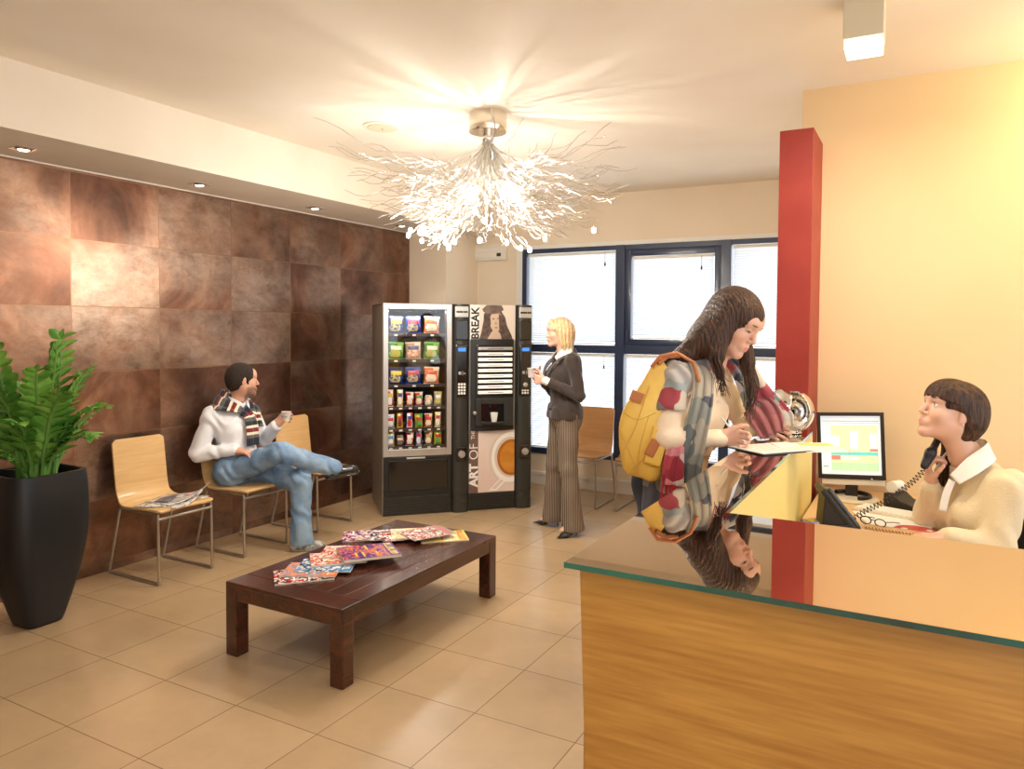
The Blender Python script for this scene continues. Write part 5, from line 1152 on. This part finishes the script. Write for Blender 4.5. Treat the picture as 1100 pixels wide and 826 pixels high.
for q in (-1, 1): shoe('shoe', at2(-.09, q*.11, .0015), at2(.15, q*.125, .0015), (0, 0, 1), m_shoeb, w2, sole=m_black)
# patterned shawl
def patch_mat(name, cols, sc):
    m, nt, p = newmat(name); L = nt.links.new; uv = nd(nt, 'ShaderNodeTexCoord'); n0 = nd(nt, 'ShaderNodeTexNoise', i_Scale=9.0, i_Detail=2.0); L(uv.outputs['Object'], n0.inputs['Vector'])
    mx = nd(nt, 'ShaderNodeMix', data_type='RGBA'); mx.inputs[0].default_value = .12; L(uv.outputs['Object'], mx.inputs[6]); L(n0.outputs['Color'], mx.inputs[7])
    v = nd(nt, 'ShaderNodeTexVoronoi', i_Scale=sc, i_Randomness=1.0); L(mx.outputs[2], v.inputs['Vector']); sp = nd(nt, 'ShaderNodeSeparateColor'); L(v.outputs['Color'], sp.inputs[0])
    n = len(cols); r = ramp(nt, [(i/n, c) for i, c in enumerate(cols)], 'CONSTANT'); L(sp.outputs[0], r.inputs['Fac']); L(r.outputs['Color'], p.inputs['Base Color']); p.inputs['Roughness'].default_value = .85; p.inputs['Sheen Weight'].default_value = .3; return m
gs = [sr(170, 164, 160), sr(206, 204, 210), sr(120, 116, 120), sr(66, 66, 76), sr(190, 176, 160), sr(156, 60, 72), sr(140, 150, 150)]
m_sh = patch_mat('patterned_shawl_cloth', gs, 13); m_sh2 = patch_mat('muted_shawl_cloth', [sr(138, 142, 136), sr(104, 112, 112), sr(168, 160, 146), sr(84, 84, 96)], 9)
S = SDF(); am = rS2+(rE2-rS2)*.50; S.cone((-.835, 3.215, 1.440), rS2+V(-.01, -.01, .012), .050, .066, .03); S.cone(rS2+V(-.01, -.01, .012), am+V(-.008, -.012, 0), .070, .074, .02); S.cone((-.87, 3.22, 1.45), (-.90, 3.36, 1.44), .045, .045, .04)
S.cut(am+V(0, 0, -.012), (.12, -.1, -1)); S.disp = folds(.0055, 44, 2.0, (.6, .3, 1)); pbuild(S, 'shawl', .005, m_sh, w2)
rchild(ribbon('shawl', [(-.80, 3.41, 1.50), (-.90, 3.33, 1.485), (-.88, 3.20, 1.47), (-.80, 3.125, 1.42), (-.785, 3.065, 1.30), (-.81, 3.05, 1.15), (-.845, 3.07, 1.0), (-.87, 3.08, .84)], [(.3, .3, -1), (.1, .5, -1), (.3, .6, -.8), (1, .3, -.3), (1, .3, 0), (1, .3, 0), (1, .3, 0), (1, .3, 0)], [.10, .12, .12, .085, .085, .10, .12, .13], m_sh2, w2, .009, .007, 2.5, seed=2), w2)
rchild(ribbon('shawl', [(-.97, 3.12, 1.22), (-.96, 3.10, 1.05), (-.955, 3.10, .90), (-.95, 3.10, .74)], [(1, .3, 0)]*4, [.12, .15, .17, .18], m_sh2, w2, .009, .012, 3, seed=5), w2)
m_fr = patch_mat('red_fringe_cloth', [sr(176, 60, 76), sr(206, 130, 136), sr(150, 40, 56), sr(200, 180, 176)], 16)
rchild(ribbon('shawl', [(-.88, 3.03, 1.12), (-.885, 3.02, 1.04), (-.89, 3.02, .95)], [(1, .3, 0)]*3, [.07, .085, .09], m_fr, w2, .008, .006, 2, seed=3), w2)
b = MB(); rr = random.Random(4)
for k in range(26): x = -.93+.086*k/25; y = 3.012+.026*k/25; b.tube([(x, y, .952), (x+rr.uniform(-.005, .005), y-.004, .92), (x+rr.uniform(-.008, .008), y, .885)], .0022, 5)
rchild(b.build('fringe', mat('red_fringe', sr(168, 30, 48), .8), w2), w2)
rchild(ribbon('shawl', [(-.78, 3.44, 1.50), (-.70, 3.47, 1.42), (-.655, 3.49, 1.32), (-.62, 3.55, 1.24), (-.58, 3.58, 1.185), (-.55, 3.55, 1.14)], [(.4, .5, -.2), (.7, .6, 0), (.8, .5, 0), (.8, .5, .3), (.5, .4, .7), (.5, .4, .7)], [.10, .12, .13, .16, .17, .13], m_sh, w2, .009, .010, 3, seed=7), w2)
m_pk = patch_mat('dusty_rose_cloth', [sr(160, 96, 98), sr(180, 118, 114), sr(146, 84, 90), sr(196, 150, 142)], 8)
rchild(ribbon('shawl', [(-.675, 3.50, 1.262), (-.64, 3.51, 1.24), (-.60, 3.50, 1.19), (-.565, 3.47, 1.130)], [(.6, .3, .8)]*4, [.10, .14, .14, .11], m_pk, w2, .009, .014, 3, seed=9), w2)
# long dark hair
m_brun = hair_mat('long_dark_brown_hair', sr(30, 18, 12), sr(82, 50, 32), (70, 70, 7), .42)
Hd = SDF(); T = hair_cap(Hd, hc2, hR2, .010, hs2, fc=(.008, .125, -.045), fr=(.070, .083, .112))
W = lambda *a: V(*a)

Hd.cone(T(0, -.045, .035), W(-.800, 3.225, 1.565), .088, .074, .06); Hd.cone(W(-.800, 3.225, 1.565), W(-.885, 3.15, 1.482), .070, .040, .06); Hd.cone(W(-.885, 3.15, 1.482), W(-.975, 3.075, 1.452), .034, .007, .04)
near = T(.074, -.012, .01); far = T(-.074, -.012, .01)
Hd.cone(near, W(-.752, 3.165, 1.50), .034, .036, .04); Hd.cone(W(-.752, 3.165, 1.50), W(-.735, 3.15, 1.40), .030, .012, .03)
Hd.cone(far, W(-.665, 3.37, 1.46), .028, .032, .03); Hd.cone(W(-.665, 3.37, 1.46), W(-.645, 3.36, 1.33), .030, .018, .02); Hd.cone(W(-.645, 3.36, 1.33), W(-.645, 3.33, 1.24), .016, .004, .02)
Hd.disp = lambda P: .0012*np.sin((P[:, 0]*.8+P[:, 1])*330+P[:, 2]*40); pbuild(Hd, 'hair', .0038, m_brun, w2)
Fr = SDF(); Fr.ell(T(.004, -.008, .038), V(.082, .106, .092)*hs2, hR2, .01); Fr.cut(T(-.05, 0, .064), hR2@V(-.42, .05, -1)); Fr.cut(T(0, .0, 0), hR2@V(.1, -1, -.1)); pbuild(Fr, 'fringe', .0036, m_brun, w2)
rr = random.Random(9); paths = []
for k in range(34):
    o_ = V(rr.uniform(-.02, .02), rr.uniform(-.02, .02), 0); paths.append([T(.078, rr.uniform(-.03, .03), .03), W(-.748, 3.140, 1.50)+o_, W(-.728, 3.135, 1.42)+o_*1.3, W(-.715+rr.uniform(-.035, .03), 3.13+rr.uniform(-.01, .02), 1.345+rr.uniform(-.03, .04))])
for k in range(30):
    o_ = V(rr.uniform(-.03, .03), rr.uniform(-.03, .03), 0); paths.append([far+o_*.5, W(-.665, 3.36, 1.46)+o_*.8, W(-.64, 3.34, 1.34)+o_, W(-.635+rr.uniform(-.03, .02), 3.31+rr.uniform(-.03, .03), 1.22+rr.uniform(-.03, .06))])
for k in range(60):
    a_ = rr.uniform(-.2, 1.9); b_ = rr.uniform(-.9, .9); s0 = T(.087*math.sin(a_)*math.cos(b_), -.018+.107*math.sin(b_)*.6-.02, .036+.098*math.cos(a_)*math.cos(b_))
    e_ = W(-.93+rr.uniform(-.05, .04), 3.09+rr.uniform(-.03, .05), 1.462+rr.uniform(-.02, .02)); tt = rr.uniform(0, 1)
    m1 = W(-.800, 3.225, 1.565)+nrm((.15-.5*tt, -.75+.1*tt, .15+.85*tt))*.072; m2 = W(-.885, 3.15, 1.482)+nrm((-.3*tt+.1, -.7, .1+.8*tt))*.040
    paths.append([s0, (s0+m1)/2+nrm((-.1, -.5, .6))*.012*tt, m1, m2, e_])
strands('hair_strands', paths, .0013, m_brun, w2, 4)
pen = MB().tube([(-.652, 3.238, 1.108), (-.662, 3.236, 1.125), (-.735, 3.205, 1.225)], [.0012, .004, .0042], 8).build('pen', mat('white_pen', sr(236, 226, 208), .3)); tag(pen, 'slim white pen in the hand of the woman writing', 'pen')
# yellow bag
m_bag = mat('yellow_leather', sr(232, 194, 92), .45, col2=sr(220, 176, 76), nscale=7, bump=.2, bscale=30); m_tanl = mat('tan_leather', sr(176, 106, 58), .45)
bg_ = empty('handbag', (-1.05, 3.02, .95), 0, 'yellow quilted shoulder bag with tan trim hanging from the arm of the writing woman', 'bag')
def bagmesh():
    out = [(-1.112, 1.10), (-1.112, 1.20), (-1.085, 1.285), (-1.03, 1.37), (-.985, 1.455), (-.955, 1.47), (-.925, 1.42), (-.905, 1.34), (-.912, 1.22), (-.925, 1.10), (-.94, .995), (-.975, .952), (-1.03, .965), (-1.09, .992)]
    C = catmull([(x, 0, z) for x, z in out]+[(out[0][0], 0, out[0][1])], 4)[:-1]; c = C.mean(0); vs = []; fs = []; n = len(C); m = 7
    for s_ in (-1, 1):
        for j in range(m+1):
            t = j/m; k = math.sin(t*PI/2)
            for p in C:
                q = c+(p-c)*k; thick = .050*math.cos(t*PI/2)**.6 if t < 1 else 0
                thick *= 1.0-.75*max(0, (q[2]-1.25)/.25); vs.append((q[0], s_*max(thick, .0)+(q[0]+1.05)*.38, q[2]))
    W3 = (m+1)*n
    for s_ in range(2):
        for j in range(m):
            for i in range(n): a, b_ = s_*W3+j*n+i, s_*W3+j*n+(i+1) % n; q = (a, b_, b_+n, a+n); fs.append(q if s_ == 0 else q[::-1])
    return [(x+1.05-1.05, y+3.02, z) for x, y, z in vs], fs
vs, fs = bagmesh(); o = MB().add(vs, fs, 0, True).build('bag_body', m_bag, bg_, loc=(1.05, -3.02, -.95)); bpy.context.view_layer.update()
Bo = Vector((1.05, -3.02, -.95))
yb = lambda x, z, d=.0: 3.02+(x+1.05)*.38-d
b = MB(); b.tube([(-.962, 3.035, 1.455), (-.93, 3.06, 1.485), (-.875, 3.13, 1.485), (-.85, 3.19, 1.45)], .011, 8).tube([(-.985, 3.02, 1.44), (-.95, 3.02, 1.485), (-.89, 3.065, 1.50), (-.83, 3.10, 1.46), (-.80, 3.085, 1.38)], .008, 8); b.build('strap', m_tanl, bg_, loc=Bo)
b = MB()
for ln in ([(-1.09, 1.255), (-1.03, 1.22), (-.96, 1.25)], [(-1.10, 1.06), (-1.04, 1.18), (-.99, 1.36)], [(-1.06, 1.0), (-1.0, 1.06), (-.975, 1.12)], [(-1.03, .985), (-1.02, 1.10), (-.985, 1.24)], [(-1.10, 1.18), (-1.06, 1.08), (-1.02, .985)]):
    C = catmull([(x, 0, z) for x, z in ln], 6); b.tube([(x, yb(x, z, .0495*(1-.75*max(0, (z-1.25)/.25))-.002*0+.0), z) for x, _, z in C], .0016, 5)
b.build('stitching', mat('stitch_thread', sr(206, 160, 74), .6), bg_, loc=Bo)
MB().box(-.026, .026, -.004, .004, -.022, .022, bev=.003).build('patch', m_tanl, bg_, loc=Bo+Vector((-1.035, yb(-1.035, 0, .046), 1.315)), rot=(0, .35, .36))
MB().box(-.02, .02, -.004, .004, -.055, .02, bev=.006).build('closure_tab', m_tanl, bg_, loc=Bo+Vector((-.958, yb(-.958, 0, .068), 1.12)), rot=(.0, .45, .36))
MB().box(-.034, .038, -.015, .015, -.08, .08, bev=.012).build('side_pocket', m_bag, bg_, loc=Bo+Vector((-.955, yb(-.955, 0, .052), 1.11)), rot=(.0, .25, .36))

# ===== receptionist
rp = person('receptionist with dark bob and fringe in a beige jumper talking on the telephone', (.20, 3.62, 0))
f3 = nrm((-.877, -.48, 0)); l3 = V(.48, -.877, 0); c3 = V(.215, 3.665, 0); at3 = lambda a, b, z: c3+f3*a+l3*b+Z(z)
hc3 = V(.118, 3.605, 1.258); hs3 = 1.10; hR3 = frame(f3*.955+Z(.295), Z(1)-f3*.25); nb3 = V(.178, 3.635, 1.085)
lS3, rS3 = at3(-.04, .165, .975), at3(-.02, -.165, .975); lE3, lW3 = at3(.03, .20, .74), at3(.20, .16, .775); rE3, rW3 = V(.055, 3.70, .735), V(.065, 3.625, .945)
rE3 = V(.055, 3.72, .80); rW3 = V(.058, 3.635, .950)
B = SDF(); add_head(B, hc3, hR3, nb3, hs3, 1.05, 0, .95)
def torso_3(B, g):
    B.cone(at3(-.03, .09, .53), at3(-.03, -.09, .53), .125+g, .125+g, .06); B.cone(at3(-.03, 0, .58), at3(-.02, 0, .74), .115+g, .112+g, .07); B.cone(at3(-.02, .07, .86), at3(-.02, -.07, .86), .100+g, .100+g, .06)
    B.ell(at3(.065, .065, .83), (.055+g,)*3, None, .05); B.ell(at3(.065, -.065, .83), (.055+g,)*3, None, .05); B.cone(at3(-.04, .14, .965), at3(-.02, -.14, .965), .055+g, .055+g, .08); B.cone(at3(-.02, 0, .97), nb3-Z(.02), .08+g, .052+g, .05)
torso_3(B, -.008)
B.cone(lS3, lE3, .045, .038, .03); B.cone(lE3, lW3, .038, .027, .02); B.cone(rS3, rE3, .045, .038, .03); B.cone(rE3, rW3, .038, .027, .02)
for q in (-1, 1): B.cone(at3(0, q*.09, .52), at3(.40, q*.11, .52), .085, .058, .05); B.cone(at3(.40, q*.11, .52), at3(.38, q*.11, .09), .056, .035, .03); B.cone(at3(.38, q*.11, .08), at3(.50, q*.12, .035), .033, .025, .02)
add_hand(B, rW3, Z(.95)+f3*.28, -f3*.35+l3*.3+Z(.2), f3*.3+l3*.9, (.9, .95, 1.0, 1.05), 1.02, .04, .5)
add_hand(B, lW3, f3*.9-l3*.35+Z(-.1), Z(-1), -l3, (.2, .25, .3, .3), 1.0, .05)
pbuild(B, 'body', .0036, m_skin, rp, head_color(hc3, hR3, hs3, (.70, .42, .31), (.08, .05, .03), (.10, .06, .04), (.62, .26, .25)))
m_bei = mat('beige_jumper_knit', sr(222, 204, 168), .9, bump=.25, bscale=150, sheen=.3)
S = SDF(); torso_3(S, .014); S.cut(at3(0, 0, .50), (0, 0, -1)); S.ell(nb3+f3*.035+Z(.01), (.085, .085, .07), None, .01, True)
S.cone(lS3, lE3, .068, .060, .05); S.cone(lE3, lW3, .058, .040, .03); S.cone(rS3, rE3, .066, .062, .04); S.cone(rE3, rW3-V(0, 0, .02), .062, .040, .03)
S.disp = folds(.0032, 40, 3.3, (.5, .5, 1)); pbuild(S, 'jumper', .0055, m_bei, rp)
S = SDF(); torso_3(S, .004); S.cut(at3(0, 0, .80), (0, 0, -1)); S.ell(nb3+f3*.045+Z(.02), (.062, .062, .09), None, .01, True); pbuild(S, 'blouse', .0052, m_blouse, rp)
for q in (1, -1):
    rchild(ribbon('collar', [nb3-f3*.092+l3*q*.0+Z(.035), nb3-f3*.055+l3*q*.078+Z(.022), nb3+f3*.02+l3*q*.092+Z(-.030), nb3+f3*.085+l3*q*.070+Z(-.095)], [Z(-1)-f3*.35+l3*q*.2, Z(-1)+l3*q*.4-f3*.3, Z(-.8)+l3*q*.5-f3*.3, Z(-.8)+l3*q*.4-f3*.1], [.06, .068, .072, .05], m_blouse, rp, .004), rp)
rchild(ribbon('blouse_placket', [nb3+f3*.085+l3*.055+Z(-.10), nb3+f3*.105+l3*.05+Z(-.16), nb3+f3*.115+l3*.045+Z(-.23)], [f3-l3*.3]*3, [.026, .028, .028], m_blouse, rp, .006), rp)
T_ = SDF(); T_.cone(at3(-.03, .08, .53), at3(-.03, -.08, .53), .130, .130, .05)
for q in (-1, 1): T_.cone(at3(0, q*.09, .53), at3(.40, q*.11, .52), .094, .068, .04); T_.cone(at3(.40, q*.11, .52), at3(.38, q*.11, .07), .066, .058, .03)
T_.cut(at3(0, 0, .05), (0, 0, -1)); T_.cut(at3(0, 0, .63), (0, 0, 1)); pbuild(T_, 'trousers', .008, m_dj, rp)
for q in (-1, 1): shoe('shoe', at3(.31, q*.11, .0015), at3(.55, q*.12, .0015), (0, 0, 1), m_shoeb, rp, sole=m_black)
m_bob = hair_mat('dark_brown_bob', sr(34, 20, 12), sr(84, 54, 34), (60, 60, 8), .42)
Hr = SDF(); T = lambda x, y, z: hc3+hR3@(V(x, y, z)*hs3)
Hr.ell(T(0, -.020, .036), V(.084, .104, .092)*hs3, hR3, .02); Hr.ell(T(0, -.062, -.005), V(.080, .066, .095)*hs3, hR3, .04); Hr.cone(T(0, -.060, -.02), T(0, -.050, -.092), .066, .038, .05)
Hr.ell(T(0, .118, -.062), V(.12, .088, .100)*hs3, hR3, .008, True)
for q in (-1, 1): Hr.ell(T(q*.086, .030, -.036), V(.052, .062, .052)*hs3, hR3, .008, True); Hr.ell(T(q*.07, .06, -.08), V(.07, .07, .06)*hs3, hR3, .01, True)
Hr.disp = lambda P: .0020*np.sin((P@l3)*230+(P@f3)*60); pbuild(Hr, 'hair', .0036, m_bob, rp)
Fr = SDF(); Fr.ell(T(0, -.010, .036), V(.079, .109, .089)*hs3, hR3, .01); Fr.ell(T(0, .02, .05), V(.078, .084, .072)*hs3, hR3, .02); Fr.cut(T(0, 0, .026), hR3@V(0, .10, -1)); Fr.cut(T(0, .012, 0), hR3@V(0, -1, -.2)); Fr.disp = Hr.disp; pbuild(Fr, 'fringe', .0036, m_bob, rp)
rr = random.Random(2); paths = []
for k in range(40): o_ = V(rr.uniform(-.02, .02), rr.uniform(-.01, .03), 0); paths.append([T(.07, -.01, -.03)+o_*.5, V(.115, 3.70, 1.10)+o_, V(.10, 3.69, 1.0)+o_, V(.095, 3.68, .90+rr.uniform(-.02, .03))+o_])
strands('hair_strands', paths, .0045, m_bob, rp)
rchild(MB().tube([tuple(rW3+V(.031*math.cos(t), .028*math.sin(t), -.012)) for t in np.linspace(0, 2*PI, 24)[:-1]], .002, 6, closed=True).build('bracelet', m_sil, rp), rp)
rchild(MB().ball(tuple(T(-.086, -.010, -.036)), .004, 6).build('earring', m_sil, rp), rp)
# office chair
oc = empty('office_chair', (.26, 3.70, 0), math.atan2(f3[1], f3[0])-PI/2, 'dark swivel office chair under the receptionist', 'chair')
MB().box(-.24, .24, -.24, .22, .36, .405, bev=.02).build('seat', m_black, oc); MB().box(-.20, .20, -.29, -.25, .50, .82, bev=.02).build('backrest', m_black, oc); MB().box(-.03, .03, -.28, -.24, .38, .55, bev=.006).build('back_bracket', m_black, oc)
MB().tube([(0, 0, .07), (0, 0, .37)], .028, 14).build('column', m_chrome, oc)
for k in range(5):
    a = 2*PI*k/5+.3; l_ = MB().tube([(0, 0, .09), (.27*math.cos(a), .27*math.sin(a), .065)], [.022, .014], 8).build('leg', m_black, oc)
    MB().lathe([(0, -.012), (.026, -.012), (.026, .012), (0, .012)], 16, M=Matrix.Translation((.27*math.cos(a), .27*math.sin(a), .027)) @ Matrix.Rotation(PI/2, 4, 'X')).build('castor', m_black, l_)
# handset held to the ear with coiled cord
hd = empty('telephone_handset', (0, 0, 0), 0, 'black telephone handset with coiled cord held under the chin of the receptionist', 'handset')
p0 = V(.030, 3.560, 1.035); p1 = V(.078, 3.640, 1.085); p2 = T(.088, -.01, .0)
q = SDF(); q.cone(p0, p0+V(.020, .012, .050), .018, .022, .02, flat=(nrm((.5, -.8, 0)), .8)); q.cone(p0+V(.020, .012, .050), V(.10, 3.70, 1.18), .015, .014, .02); q.cone(V(.10, 3.70, 1.19), p2+V(.0, .012, .0), .020, .024, .02)
me = q.mesh('handset', .0036); link('grip', me, m_black, hd)
b = MB(); C = coil([tuple(p0+V(0, 0, -.018)), (-.02, 3.55, .955), (-.11, 3.53, .875), (-.19, 3.52, .822), (-.235, 3.50, .785)], .0105, 24, .0026, 14)
b.tube([tuple(c) for c in C], .0020, 6); b.build('coiled_cord', m_black, hd)
MB().tube([(-.235, 3.50, .785), (-.25, 3.46, .765), (-.29, 3.44, .762), (-.33, 3.46, .765)], .003, 6).build('cord_end', m_black, hd)
# ---------------------------------------------------------------- daylight, added fill and lamps
w = bpy.data.worlds.new('sky'); bpy.context.scene.world = w; w.use_nodes = True; nt = w.node_tree
bg = nt.nodes['Background']; tc = nd(nt, 'ShaderNodeTexCoord'); sp = nd(nt, 'ShaderNodeSeparateXYZ'); nt.links.new(tc.outputs['Generated'], sp.inputs[0])
r = ramp(nt, [(0, (.88, .86, .82)), (.48, (.90, .92, .94)), (.56, (.86, .93, 1.0)), (1, (.62, .78, 1.0))])
mr = nd(nt, 'ShaderNodeMapRange', i_1=-1.0, i_2=1.0); nt.links.new(sp.outputs['Z'], mr.inputs[0]); nt.links.new(mr.outputs[0], r.inputs['Fac'])
nt.links.new(r.outputs['Color'], bg.inputs['Color']); ym = nd(nt, 'ShaderNodeMapRange', i_1=-.3, i_2=.6, i_3=1.75, i_4=2.7); nt.links.new(sp.outputs['Y'], ym.inputs[0]); nt.links.new(ym.outputs[0], bg.inputs['Strength'])
# unseen fill panels added under the ceiling, then the warm lamp by the reception
area('fill_panel_light', (-1.2, .5, H-.02), (0, 0, 0), 1.2, 26, (1, .96, .92))
area('fill_panel_light', (.9, .6, H-.02), (0, 0, 0), 1.0, 16, (1, .93, .82))
point('wall_lamp_light', (.95, 3.95, 2.62), 20, (1, .82, .45), .08)
vs = bpy.context.scene.view_settings; vs.view_transform = 'Standard'; vs.look = 'None'; vs.gamma = 1; vs.exposure = .28; vs.use_curve_mapping = False
